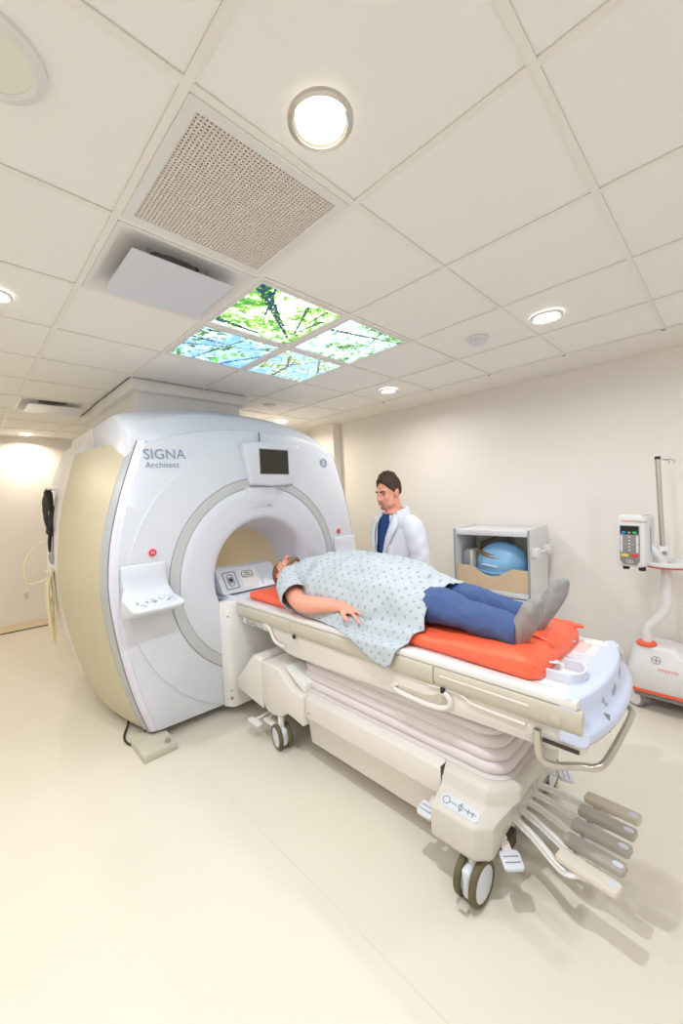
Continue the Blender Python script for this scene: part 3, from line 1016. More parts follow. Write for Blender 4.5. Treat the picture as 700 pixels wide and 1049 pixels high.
# ================================================================== PATIENT TABLE
TX = 1.87
tbl = thing('patient_table', 'white wheeled patient table with ribbed bellows and foot pedals docked to the scanner', 'patient table', (TX, 1.5, 0))
top = obj('table_top', box(1.525, 2.215, .45, 2.735, .885, .918, .008), M['white2'], tbl)
obj('top_edge', join(box(1.515, 1.585, .40, 2.735, .893, .924, .007), box(2.155, 2.225, .40, 2.735, .893, .924, .007)), M['white2'], top)['kind'] = 'stuff'
obj('edge_groove', join(box(1.590, 1.592, .5, 2.73, .915, .9192), box(2.148, 2.150, .5, 2.73, .915, .9192)), M['gap'], top)['kind'] = 'stuff'
obj('inner_tray', box(1.64, 2.10, .56, 1.0, .916, .9195), M['clear'], top)
for sgn in (-1, 1):
    xr = TX + sgn * .350
    # beige side rail in lengths, each with its own joint
    for a, b_ in ((2.735, 2.07), (2.066, .985), (.981, .385)):
        rl = obj('side_rail', prism([(xr - sgn * .02, .892), (xr + sgn * .004, .890), (xr + sgn * .010, .870), (xr + sgn * .010, .835), (xr + sgn * .002, .800), (xr - sgn * .03, .795)], 'y', b_, a, .003, 1), M['beige'], tbl, label='beige side rail length')
    obj('rail_groove', box(xr + sgn * .008, xr + sgn * .012, .56, .95, .852, .862, .002, 1), M['cream'], tbl)
    obj('rail_button', cyl((xr + sgn * .009, .468, .842), (sgn, 0, 0), .019, .005, 26, b=.002), M['beige'], tbl)
    for y in (2.02, .935):
        obj('black_clip', box(xr + sgn * .004, xr + sgn * .013, y - .010, y + .010, .782, .806), M['black'], tbl)
    # white side apron with moulded grips, lower edge raked
    ys = [2.30, 2.285, 2.25, 2.20, 2.12, 2.03, 1.5, 1.0, .72, .50, .43, .40]
    zl = [.79, .745, .70, .672, .655, .650, .668, .688, .700, .708, .725, .79]
    outl = list(zip(ys, zl)) + [(.40, .80), (2.30, .80)]
    ap = obj('side_apron', prism(outl, 'x', xr - sgn * .050, xr - sgn * .008, .006, 2), M['cream'], tbl)
    # raised moulded bar at the left and the open handle at the right
    grip = [(2.66, .815), (2.36, .803), (2.30, .790), (2.275, .750), (2.245, .715), (2.20, .700), (2.13, .700)]
    obj('apron_grip', tube(spline([(xr + sgn * .004, y, z) for y, z in grip[1:]], 5), .011, 10), M['cream'], tbl)
    obj('dock_arm', box(xr - sgn * .03 - .012, xr - sgn * .03 + .012, 2.28, 2.70, .745, .80, .006), M['cream'], tbl)
    hp = [(.93, .785), (.905, .765), (.905, .735), (.935, .712), (1.0, .700), (1.10, .700), (1.19, .708), (1.215, .725), (1.20, .745)]
    obj('apron_handle', tube(spline([(xr + sgn * .004, y, z) for y, z in hp], 5), .0125, 10), M['cream'], tbl)
    obj('handle_recess', prism([(.935, .76), (.925, .735), (.95, .722), (1.10, .714), (1.18, .722), (1.18, .735), (1.05, .735), (1.0, .745), (.97, .765)], 'x', xr - sgn * .0095, xr - sgn * .0065), M['beige'], tbl)
    obj('apron_upper_lip', tube(spline([(xr - sgn * .004, y, z) for y, z in ((1.02, .792), (.90, .800), (.84, .795), (.80, .775), (.70, .772), (.58, .772))], 5), .007, 8), M['cream'], tbl)
obj('under_frame', box(1.60, 2.14, .50, 2.55, .72, .886, .01), M['cream'], tbl)

# foot end : scooped blue-white end cap, sockets, cup holder and strap loops
def endrow(x):
    t = (x - TX) / .35
    return .325 + .05 * abs(t) ** 2.2
xsn = [1.517 + (2.245 - 1.517) * k / 16 for k in range(17)]
cap = []
for x in xsn:
    y = endrow(x)
    cap.append([Vector((x, .46, .922)), Vector((x, y + .050, .926)), Vector((x, y + .040, .924)), Vector((x, y + .034, .915)), Vector((x, y + .030, .885)), Vector((x, y + .022, .855)), Vector((x, y + .004, .828)), Vector((x, y - .008, .818)), Vector((x, y - .012, .800)), Vector((x, y - .004, .775)), Vector((x, y + .02, .762)), Vector((x, .46, .765))])
obj('end_cap', loft(cap), M['bluewhite'], tbl, smooth=50, label='glossy bluish white end cap')
for xx, pts in ((1.68, [(0, 0), (.03, .02), (.03, -.035), (.05, -.03), (.05, -.05), (.025, -.05), (.022, .0)]), (1.80, [(0, 0), (.06, .02), (.06, -.012), (.0, -.03)]), (1.94, [(0, 0), (.03, .03), (.045, .012), (.075, .04), (.07, .055), (.045, .03), (.03, .045)])):
    top_, bot_ = [], []
    for a, b_ in pts:
        zq = .872 + b_ * .55
        yq = endrow(xx + a) + .022 + (zq - .855) * .25 - .002
        top_.append(Vector((xx + a, yq, zq)))
        bot_.append(Vector((xx + a, yq + .006, zq)))
    obj('end_symbol', loft([bot_, top_]), M['paleprint'], tbl, smooth=0)
obj('end_joint', box(1.665, 1.668, endrow(1.66) - .008, .40, .775, .842), M['gap'], tbl)
cupw = spline([(1.655, .545, 0), (1.655, .475, 0), (1.675, .44, 0), (1.72, .425, 0), (1.77, .435, 0), (1.80, .465, 0), (1.805, .52, 0)], 6)
rg = []
for k, p in enumerate(cupw):
    tg = (cupw[min(k + 1, len(cupw) - 1)] - cupw[max(k - 1, 0)]).normalized()
    nn = Vector((-tg.y, tg.x, 0)) * .0045
    rg.append([p - nn + Vector((0, 0, .918)), p - nn + Vector((0, 0, .960)), p + nn + Vector((0, 0, .960)), p + nn + Vector((0, 0, .918))])
obj('cup_holder', bev(loft(rg), .0015, 1), M['white'], tbl)
obj('side_pocket', bev(prism([(2.02, .50), (2.15, .50), (2.17, .56), (2.17, .66), (2.06, .62), (2.02, .56)], 'z', .917, .9215), .004, 1), M['clear'], tbl)
obj('cup_recess', prism(rrect(1.84, 2.0, .42, .54, .03), 'z', .9175, .9205), M['white'], tbl)
obj('end_plate_print', join(box(1.86, 1.885, .575, .590, .92, .9212), box(1.90, 1.95, .575, .583, .92, .9212), box(1.90, 1.95, .587, .595, .92, .9212)), M['symbol'], tbl)['kind'] = 'stuff'
for sx, yy in ((1.73, .60), (2.03, .62)):
    obj('strap_loop', tube(spline([(sx, yy + .05, .935), (sx - .005, yy - .02, .955), (sx + .03, yy - .06, .950), (sx + .09, yy - .04, .935), (sx + .12, yy + .0, .922)], 6), [(.012, .004)] * 25, 8, up=(0, 0, 1)), M['white'], tbl)
obj('end_box', box(1.545, 2.195, .385, .60, .722, .768, .008), M['cream'], tbl)
obj('end_slot', box(1.506, 1.5122, .395, .515, .742, .756), M['dark'], tbl)
hb = [(1.500, .530, .785), (1.500, .530, .71), (1.505, .518, .672), (1.525, .48, .657), (1.590, .41, .652), (1.610, .375, .652), (1.65, .355, .653), (1.75, .345, .656), (2.05, .335, .662), (2.12, .345, .668), (2.15, .385, .675), (2.165, .49, .685), (2.175, .535, .70), (2.178, .548, .735), (2.178, .548, .79)]
obj('push_handle', tube(spline(hb, 5), .0135, 12), M['steel'], tbl, label='brushed steel push handle')

# bellows : rounded pleats
def rr_ring(x0, x1, y0, y1, r, z, seg=6):
    return [Vector((a, b_, z)) for a, b_ in rrect(x0, x1, y0, y1, r, seg)]
rg = []
for k in range(5):
    z0 = .452 + k * .052
    for (dz, ins) in ((0, .0), (.008, -.006), (.026, -.011), (.042, -.007), (.0495, .001)):
        i_ = ins + .005 * k + .006
        rg.append(rr_ring(1.575 + i_, 2.165 - i_, .695 + i_ + .004 * k, 2.06 - i_, .10, z0 + dz))
obj('bellows', loft(rg), M['bellows'], tbl, smooth=60)
obj('bellows_rim', loft([rr_ring(1.553, 2.187, .678, 2.085, .11, .438), rr_ring(1.553, 2.187, .678, 2.085, .11, .452), rr_ring(1.57, 2.17, .69, 2.07, .10, .455)]), M['bellows'], tbl)
obj('bellows_rim_joint', loft([rr_ring(1.549, 2.191, .674, 2.089, .112, .430), rr_ring(1.549, 2.191, .674, 2.089, .112, .4385)]), M['gap'], tbl)

# base : long skirted beam, docking nose, front casing
obj('base_beam', bev(prism([(1.50, .43), (1.555, .445), (2.185, .445), (2.24, .43), (2.243, .31), (2.225, .285), (2.205, .135), (2.19, .12), (1.55, .12), (1.535, .135), (1.515, .285), (1.497, .31)], 'y', .955, 1.915), .006, 2), M['cream'], tbl, label='long white side beam of the base')
for sgn in (-1, 1):
    obj('beam_screw', cyl((TX + sgn * .374, 1.885, .345), (sgn, 0, 0), .005, .004, 10), M['gap'], tbl)
obj('beam_joint', box(1.506, 2.234, .944, .957, .15, .437), M['dark'], tbl)
# middle block over the rear casters
mid = [(1.918, .445), (2.02, .45), (2.10, .505), (2.16, .555), (2.30, .565), (2.365, .55), (2.365, .27), (2.33, .215), (2.25, .205), (2.16, .225), (2.08, .275), (2.0, .265), (1.918, .25)]
obj('rear_wheel_housing', bev(prism(mid, 'x', 1.475, 2.265), .012, 3), M['cream'], tbl)
obj('housing_well', bev(prism([(1.935, .44), (2.05, .50), (2.13, .545), (2.13, .572), (1.935, .50)], 'x', 1.515, 2.225), .008, 2), M['white2'], tbl)
nose = [(2.369, .565), (2.43, .578), (2.49, .562), (2.60, .455), (2.722, .335), (2.735, .31), (2.735, .245), (2.369, .205)]
def nose_at(x, k):
    return [Vector((x, y, z)) for y, z in nose]
rg = []
for x, sh in ((1.475, .02), (1.495, .0), (1.60, .0), (2.14, .0), (2.245, .0), (2.265, .02)):
    rg.append([Vector((x, y - (sh if y > 2.5 else 0), z - (sh if z > .4 else -sh * .3))) for y, z in nose])
obj('docking_nose', bev(loft(rg), .008, 2, 25), M['cream'], tbl)
# front casing, two storeys
def oct_ring(x0, x1, y0, y1, c, z, cy=None):
    cy = cy or c
    return [Vector(p + (z,)) for p in ((x0 + c, y0), (x1 - c, y0), (x1, y0 + cy), (x1, y1), (x0, y1), (x0, y0 + cy))]
ucx = obj('front_casing', bev(loft([oct_ring(1.425, 2.315, .715, .950, .05, .170), oct_ring(1.402, 2.338, .698, .950, .055, .20), oct_ring(1.402, 2.338, .692, .950, .06, .325), oct_ring(1.49, 2.25, .655, .950, .09, .372),
                                  oct_ring(1.497, 2.243, .640, .950, .10, .385), oct_ring(1.512, 2.228, .640, .950, .10, .43), oct_ring(1.54, 2.20, .66, .950, .09, .447)]), .009, 3, 12), M['casing'], tbl, label='grey-beige casing over the front casters')
# label plate on the sloping shoulder of the casing
sx_ = Vector((.088, 0, .047)).normalized()
for sgn in (1, -1):
    ml = basis((TX - sgn * (.468 - .046), .83, .350), (0, -sgn, 0), (sgn * sx_.x, 0, sx_.z))
    ml = Matrix.Translation(ml.to_3x3() @ Vector((0, 0, .0005))) @ ml
    lp = obj('symbol_plate', T(prism(rrect(-.085, .085, -.026, .026, .018), 'z', -.002, .002), ml), M['white'], tbl)
    obj('plate_symbols', T(join(lathe((-.064, 0, .0), (0, 0, 1), [(.017, .0), (.017, .003), (.013, .003), (.013, 0)], 20, hint=(0, 1, 0)), box(-.05, -.015, -.002, .002, 0, .003), box(.02, .072, -.002, .002, 0, .003), lathe((.003, 0, 0), (0, 0, 1), [(.012, 0), (.012, .003), (.008, .003), (.008, 0)], 16, hint=(0, 1, 0)),
                                box(.0, .006, -.018, .018, 0, .0032), box(.035, .04, -.010, .010, 0, .003), box(.055, .06, -.012, .008, 0, .003)), ml), M['symbol'], lp)['kind'] = 'stuff'
obj('casing_notch', box(1.56, 1.64, .676, .72, .165, .225), M['dark'], tbl)
# side tab pedals
for (px, py, ang, lab) in ((1.488, .990, 180, ''), (1.530, .672, 225, ''), (2.252, .990, 0, ''), (2.12, .67, -60, '')):
    a = radians(ang)
    mt = Matrix.Translation((px, py, .222 if py < .9 else .268)) @ Matrix.Rotation(a, 4, 'Z') @ Matrix.Rotation(radians(12), 4, 'Y')
    tp = obj('tab_pedal', T(bev(prism(rrect(.015, .085, -.040, .040, .014), 'z', -.012, .006), .004, 2), mt), M['white'], tbl)
    obj('pedal_stem', T(box(-.06, .04, -.018, .018, -.014, -.004), mt), M['cream'], tp)
    for q in (.040, .062):
        obj('tread_rib', T(box(q - .0015, q + .0015, -.030, .030, .005, .0085), mt), M['gap'], tp)
# five cranked foot pedals fanned out at the end
for k in range(5):
    x = 1.575 + .100 * k
    m_ = M['pedal_l'] if k == 0 else (M['pedal_m'] if k == 4 else M['pedal'])
    zp = .275
    ang = radians(-9 + 1.0 * k)
    mt = Matrix.Translation((x, .40, zp)) @ Matrix.Rotation(ang, 4, 'Z') @ Matrix.Rotation(radians(-3), 4, 'X')
    pd = obj('foot_pedal', T(bev(prism(rrect(-.030, .030, -.110, .098, .014), 'z', -.017, .008), .006, 2), mt), m_, tbl,
             label=['pale cream foot pedal nearest the camera', 'grey foot pedal', 'grey foot pedal', 'grey foot pedal', 'beige foot pedal furthest from the camera'][k])
    obj('pedal_mark', T(cyl((0, -.085, .008), (0, 0, 1), 1, .0015, 20), mt @ Matrix.Translation((0, -.085, .008)) @ Matrix.Diagonal((.013, .018, 1, 1)) @ Matrix.Translation((0, .085, -.008))), M['white'], pd)
    bx = 1.66 + .068 * k
    arm = spline([(bx, .70, .255), (bx * .6 + x * .4, .60, .244), (x - .012, .475, .232), (x - .004, .42, .244), (x, .36, .258)], 5)
    obj('pedal_arm', tube(arm, [(.021 - .0003 * q, .012) for q in range(len(arm))], 8), M['white2'], pd)
    obj('pedal_rib', tube([p + Vector((-.012, 0, .014)) for p in arm[:12]], [(.005, .010)] * 12, 8), M['white2'], pd)
obj('pedal_axle', tube([(1.60, .705, .25), (2.0, .705, .25)], .014, 10), M['cream'], tbl)
# casters
for k, (x, y, r, rz) in enumerate(((1.445, .775, .088, 88), (2.295, .775, .088, 88), (1.50, 2.19, .080, -14), (2.24, 2.19, .080, 10))):
    mt = Matrix.Translation((x, y, 0)) @ Matrix.Rotation(radians(rz), 4, 'Z')
    c = obj('caster', T(join(box(-.021, .021, -r * .80, r * .80, r * .45, r * 1.80, .016, 3)), mt), M['white'], tbl)
    obj('caster_stem', cyl((x, y, r * 1.7), (0, 0, 1), .022, .12, 16), M['cream'], c)
    for s in (-1, 1):
        xx = s * .034
        obj('wheel', T(lathe((xx, 0, r), (1, 0, 0), [(r * .78, -.013), (r * .96, -.013), (r, -.008), (r, .008), (r * .96, .013), (r * .78, .013), (r * .78, -.013)], 40), mt), M['tyre'], c, label='olive wheel tyre')
        obj('wheel_disc', T(lathe((xx, 0, r), (1, 0, 0), [(.0005, -.0165), (r * .55, -.016), (r * .79, -.012), (r * .79, .012), (r * .55, .016), (.0005, .0165)], 40), mt), M['white'], c)
    obj('brake_tab', T(box(-.02, .02, r * .75, r * 1.15, r * .22, r * .35, .004), mt), M['beige'], c)
# dock release levers below the nose
for k in range(2):
    lv = obj('release_lever', bev(prism(rrect(1.40 + .075 * k, 1.45 + .075 * k, 2.33 - .08 * k, 2.47 - .08 * k, .022), 'z', .118, .132), .004, 2), M['white2'], tbl)
    obj('lever_stem', tube([(1.425 + .075 * k, 2.42 - .08 * k, .124), (1.60, 2.40, .15), (1.66, 2.40, .22)], .010, 8), M['cream'], lv)
    obj('lever_dot', cyl((1.425 + .075 * k, 2.365 - .08 * k, .132), (0, 0, 1), .012, .003, 16), M['offlens'], lv)
obj('base_spine', box(1.62, 2.12, .70, 2.60, .17, .30), M['gap'], tbl)
# coil cable clip under the rail
obj('rail_plug', tube(spline([(1.512, 2.60, .785), (1.506, 2.55, .775), (1.508, 2.50, .785), (1.505, 2.44, .770), (1.512, 2.38, .772)], 5), .006, 8), M['symbol'], tbl)

# ================================================================== ORANGE PAD
def pad_ring(y, x0, x1, z0, z1, wob=0):
    pts = rrect(x0, x1, z0, z1, min(.024, (z1 - z0) * .45), 4)
    return [Vector((a, y + .004 * noise.noise(Vector((a * 9, b_ * 9, y))), b_ + (.006 * noise.noise(Vector((a * 7, y * 7, 2.1))) if b_ > (z0 + z1) / 2 else 0))) for a, b_ in pts]
rg = []
yy = 2.72
st = [(2.725, .06, .955), (2.715, .03, .968), (2.66, .0, .975), (2.3, 0, .983), (1.8, 0, .985), (1.3, 0, .986), (1.0, 0, .988), (.85, -.005, .996), (.75, -.012, 1.003), (.66, -.016, 1.008), (.61, -.02, 1.012), (.575, -.018, 1.008), (.560, .0, .99), (.556, .02, .97)]
ys = [2.725 - (2.725 - .556) * k / 70 for k in range(71)]
st = st[::-1]
for y in ys:
    ins = lerp_tab([(a, b_) for a, b_, c in st], y)
    zt = lerp_tab([(a, c) for a, b_, c in st], y)
    rg.append(pad_ring(y, 1.590 + ins, 2.175 - ins, .9205, zt))
t = thing('orange_table_pad', 'bright orange vinyl mattress pad running along the table under the patient', 'pad', (1.87, 1.6, .92))
obj('pad_body', loft(rg), M['orange'], t, smooth=70)
for k, (xx, zz) in enumerate(((1.60, 1.0), (1.82, 1.012), (2.14, 1.005))):
    obj('pad_fold', tube(spline([(xx, .565, zz - .02), (xx + .01, .62, zz - .002), (xx + .05, .70, zz - .004), (xx + .11, .78, zz - .012)], 5), [.008, .010, .012, .012, .012, .012, .011, .010, .010, .009, .008, .007, .006, .005, .004, .003], 8), M['orange'], t)
obj('pad_corner_tab', bev(prism([(2.15, .575), (2.19, .60), (2.20, .55), (2.165, .535)], 'z', .985, .997), .003, 1), M['orange'], t)

# ================================================================== PATIENT
pt = thing('patient', 'bearded man lying on the orange pad in a dotted blue gown and grey socks', 'person', (1.87, 1.6, .985))
PZ = .985


def limb(pts, rad, n=6, seg=14, flat=1.0, end=True):
    P = spline(pts, n)
    R = []
    for i in range(len(P)):
        f = i / n
        k = min(int(f), len(rad) - 2)
        R.append(rad[k] + (rad[k + 1] - rad[k]) * (f - k) if f < len(rad) - 1 else rad[-1])
    caps = [ball(P[0], R[0], 12, 8)] + ([ball(P[-1], R[-1], 12, 8)] if end else [])
    return join(tube(P, R, seg, flat=flat), *caps)


def torso_ring(y, hwid, z0, z1, n=20):
    return [Vector((TX + hwid * cos(2 * pi * k / n), y, (z0 + z1) / 2 + (z1 - z0) / 2 * sin(2 * pi * k / n))) for k in range(n)]


def hand(wrist, d, nrm, size=1.0, side=1, curl=.25, spread=1.0, thumb_out=.9):
    """palm and five separate fingers; d = direction of the fingers, nrm = back of the hand, side = +1 thumb towards d x nrm"""
    d = Vector(d).normalized()
    nrm = (Vector(nrm) - d * Vector(nrm).dot(d)).normalized()
    s = d.cross(nrm) * side
    w0 = Vector(wrist)
    def P(a, b_, c):
        return w0 + (d * a + s * b_ + nrm * c) * size
    gs = []
    rings = []
    for (a, wdt, th) in ((-.02, .026, .019), (.01, .030, .019), (.04, .040, .017), (.075, .043, .015), (.094, .040, .012)):
        rings.append([P(a, wdt * cos(2 * pi * k / 14), th * sin(2 * pi * k / 14)) for k in range(14)])
    gs.append(loft(rings))
    for k, (off, L, r) in enumerate(((.030, .072, .0088), (.010, .080, .0090), (-.010, .074, .0086), (-.029, .058, .0076))):
        sp = (off * .55) * spread
        cu = curl * (1 + .12 * k)
        pts, ang = [], 0.0
        a, c = .080, .0
        pts.append((a, off, c))
        for q, fr in enumerate((.12, .42, .30, .22)):
            ang += cu * (.5 if q == 0 else 1.0) * .55
            a += L * fr * cos(ang) * 1.04
            c -= L * fr * sin(ang)
            pts.append((a, off + sp * sum((.12, .42, .30, .22)[:q + 1]), c))
        P3 = [P(*p) for p in pts]
        gs.append(tube(spline(P3, 3), [r * size * q for q in (1.12, 1.1, 1.08, 1.05, 1.03, 1.0, 1.04, 1.0, .96, .93, .88, .82, .60)], 10))
        gs.append(ball(P3[-1], r * .72 * size, 10, 6))
    tp = [P(.012, .022, -.004), P(.038, .045, -.010), P(.060, .045 + .020 * thumb_out, -.014), P(.082, .047 + .028 * thumb_out, -.018)]
    gs.append(tube(spline(tp, 4), [q * size for q in (.015, .015, .0145, .0135, .0125, .0120, .0115, .0110, .0108, .0106, .0100, .0092, .0065)], 10))
    gs.append(ball(tp[-1], .0078 * size, 10, 6))
    return gs


def head_parts(M4, k=1.0):
    """head in its own frame: x = right ear to left ear, y = towards the face, z = up; origin at the middle of the skull"""
    g = [ball((0, -.012, .028), (.078, .096, .092), 24, 16), ball((0, .022, -.030), (.064, .072, .082), 20, 14),
         ball((0, .045, -.082), (.040, .040, .030), 16, 10), ball((0, .070, -.098), (.024, .020, .017), 12, 8),
         ball((-.034, .030, -.070), (.030, .045, .032), 14, 8), ball((.034, .030, -.070), (.030, .045, .032), 14, 8),
         ball((0, .074, .030), (.054, .020, .018), 16, 8), ball((-.036, .068, -.018), (.022, .018, .020), 12, 8), ball((.036, .068, -.018), (.022, .018, .020), 12, 8),
         tube([(0, .088, .022), (0, .100, .002), (0, .114, -.020), (0, .112, -.030), (0, .092, -.038)], [.009, .010, .013, .013, .010], 10),
         ball((-.012, .098, -.028), (.010, .012, .009), 10, 6), ball((.012, .098, -.028), (.010, .012, .009), 10, 6),
         ball((0, .086, -.055), (.024, .014, .007), 12, 6), ball((0, .084, -.067), (.021, .014, .008), 12, 6),
         tube([(0, -.020, -.06), (0, -.030, -.12), (0, -.040, -.20)], [.054, .054, .062], 16),
         tube([(0, .02, -.07), (0, .0, -.12), (0, -.02, -.19)], [.044, .046, .056], 14)]
    for s in (-1, 1):
        g.append(ball((s * .080, -.006, -.004), (.008, .019, .031), 12, 10))
        g.append(ball((s * .084, -.014, .006), (.007, .014, .022), 10, 8))
    return [T(q, M4 @ Matrix.Diagonal((k, k, k, 1))) for q in g]


def face_details(M4, k, parent, hairmat, cap, eyes=True):
    MM = M4 @ Matrix.Diagonal((k, k, k, 1))
    for s in (-1, 1):
        obj('eye', T(ball((s * .032, .079, .005), (.012, .007, .0055), 14, 8), MM), M['eye'], parent)
        obj('eyebrow', T(tube(spline([(s * .014, .094, .024), (s * .032, .092, .031), (s * .052, .078, .026)], 4), [.003, .0042, .0045, .005, .005, .0045, .0042, .0035, .0025], 7), MM), hairmat, parent)
    obj('mouth', T(tube(spline([(-.024, .089, -.062), (-.010, .097, -.060), (.0, .0985, -.061), (.010, .097, -.060), (.024, .089, -.062)], 4), [.002] + [.0042] * 15 + [.002], 8), MM), M['lips'], parent)


# lying head: face up, crown away from the camera (+y)
HS = 1.12
ph = Matrix.Translation((TX - .01, 2.525, 1.098)) @ Matrix.Rotation(radians(-10), 4, 'X') @ Matrix(((-1, 0, 0, 0), (0, 0, 1, 0), (0, 1, 0, 0), (0, 0, 0, 1)))
arm_e = (1.528, 1.95, 1.022)
arm_w = (1.592, 1.640, 1.040)
gs = head_parts(ph, HS)
gs.append(loft([torso_ring(2.34, .10, 1.02, 1.16), torso_ring(2.28, .19, 1.0, 1.18), torso_ring(2.18, .225, .995, 1.20), torso_ring(1.98, .215, .995, 1.24), torso_ring(1.7, .215, .995, 1.26), torso_ring(1.45, .215, .995, 1.22), torso_ring(1.30, .20, .995, 1.16), torso_ring(1.22, .17, 1.0, 1.12)]))
gs.append(limb([(1.665, 2.215, 1.09), (1.585, 2.09, 1.045), arm_e], [.070, .064, .056]))
gs.append(limb([arm_e, (1.540, 1.87, 1.022), (1.570, 1.74, 1.034), arm_w], [.056, .057, .046, .033]))
gs += hand(arm_w, (.08, -.95, -.03), (-.35, .0, .94), 1.15, 1, .22, 2.2, .8)
gs.append(limb([(2.075, 2.215, 1.09), (2.15, 2.10, 1.05), (2.16, 1.98, 1.035), (2.14, 1.85, 1.03), (2.12, 1.72, 1.03)], [.066, .060, .052, .046, .034]))
gs += hand((2.12, 1.72, 1.03), (-.05, -.95, .0), (.25, 0, .95), 1.1, -1, .3, 1.0, .5)
for s, (kx, kz) in ((-1, (1.765, 1.085)), (1, (1.975, 1.075))):
    hx, fx = TX + s * .10, TX + s * .105
    gs.append(limb([(hx, 1.38, 1.075), (kx, 1.06, kz), (fx, .86, 1.05), (fx, .745, 1.045)], [.085, .060, .046, .026]))
    gs.append(limb([(fx, .715, 1.035), (fx + s * .006, .665, 1.09), (fx + s * .014, .635, 1.15)], [.030, .026, .020]))
body = fuse('body', gs, M['skin'], pt, .0055, 3)
face_details(ph, HS, pt, M['hairlight'], None)
HM = ph @ Matrix.Diagonal((HS, HS, HS, 1))


def hair_cap(name, MM, parent, material, front=56, low=-.05, thick=.010, seed=1, top_lift=.012, side=.05):
    V = []
    nu, nv = 40, 18
    rings = []
    for i in range(nv + 1):
        ring = []
        for j in range(nu):
            a = 2 * pi * j / nu                 # 0 = left ear(+x), pi/2 = face
            fr = max(0, sin(a))
            # lowest reach of the hair around the skull
            reach = radians(120 - front * fr ** 1.25 + 8 * max(0, -sin(a)))
            th = .001 + reach * i / nv
            nn = noise.noise(Vector((cos(a) * 4 + seed, sin(a) * 4, th * 5)))
            q = 1 + (.075 + .03 * nn) * (1 if i < nv else .0)
            top = top_lift * (1 + .5 * nn + .6 * max(0, sin(a)) * sin(th)) * max(0, cos(th * .8))
            V = Vector((.078 * q * sin(th) * cos(a), -.012 + (.094 * q) * sin(th) * sin(a), .028 + .092 * q * cos(th) + top))
            ring.append(V)
        rings.append(ring)
    inner = []
    return obj(name, T(loft(rings, True, True), MM), material, parent, smooth=70)


hair_cap('hair', HM, pt, M['hairlight'], seed=3)
def beard_geo(k=1.0):
    pts = []
    g = []
    jaw = spline([(-.066, .012, -.052), (-.056, .040, -.082), (-.030, .074, -.098), (0, .088, -.104), (.030, .074, -.098), (.056, .040, -.082), (.066, .012, -.052)], 5)
    g.append(tube(jaw, [.010 + .008 * sin(pi * i / (len(jaw) - 1)) for i in range(len(jaw))], 9))
    g.append(tube(spline([(-.030, .088, -.066), (-.022, .098, -.050), (0, .104, -.047), (.022, .098, -.050), (.030, .088, -.066)], 4), [.004 + .003 * sin(pi * i / 16) for i in range(17)], 8))
    g.append(ball((0, .088, -.090), (.026, .016, .018), 14, 8))
    return g
fuse('beard', [T(q, HM) for q in beard_geo()], M['beard'], pt, .004, 3)

# gown : draped shell with sleeve, open hem and a flap falling over the table edge
def gown_mat():
    m = mat('dotted_gown_cloth', (184, 192, 198), .9, var=.02, scale=8, bump=1.0, bscale=7)
    nt = m.node_tree
    b = nt.nodes['Principled BSDF']
    old = b.inputs['Base Color'].links[0].from_socket
    tc = nt.nodes.new('ShaderNodeTexCoord')
    mp = nt.nodes.new('ShaderNodeMapping')
    mp.inputs['Rotation'].default_value = (0, 0, radians(45))
    vo = nt.nodes.new('ShaderNodeTexVoronoi')
    vo.inputs['Scale'].default_value = 24.0
    vo.inputs['Randomness'].default_value = .12
    vo.voronoi_dimensions = '2D'
    nt.links.new(tc.outputs['UV'], mp.inputs['Vector'])
    nt.links.new(mp.outputs['Vector'], vo.inputs['Vector'])
    lt = nt.nodes.new('ShaderNodeMath')
    lt.operation = 'LESS_THAN'
    lt.inputs[1].default_value = .18
    nt.links.new(vo.outputs['Distance'], lt.inputs[0])
    mx = nt.nodes.new('ShaderNodeMix')
    mx.data_type = 'RGBA'
    mx.inputs[7].default_value = (*hexc(152, 162, 182), 1)
    nt.links.new(lt.outputs[0], mx.inputs[0])
    nt.links.new(old, mx.inputs[6])
    nt.links.new(mx.outputs[2], b.inputs['Base Color'])
    return m


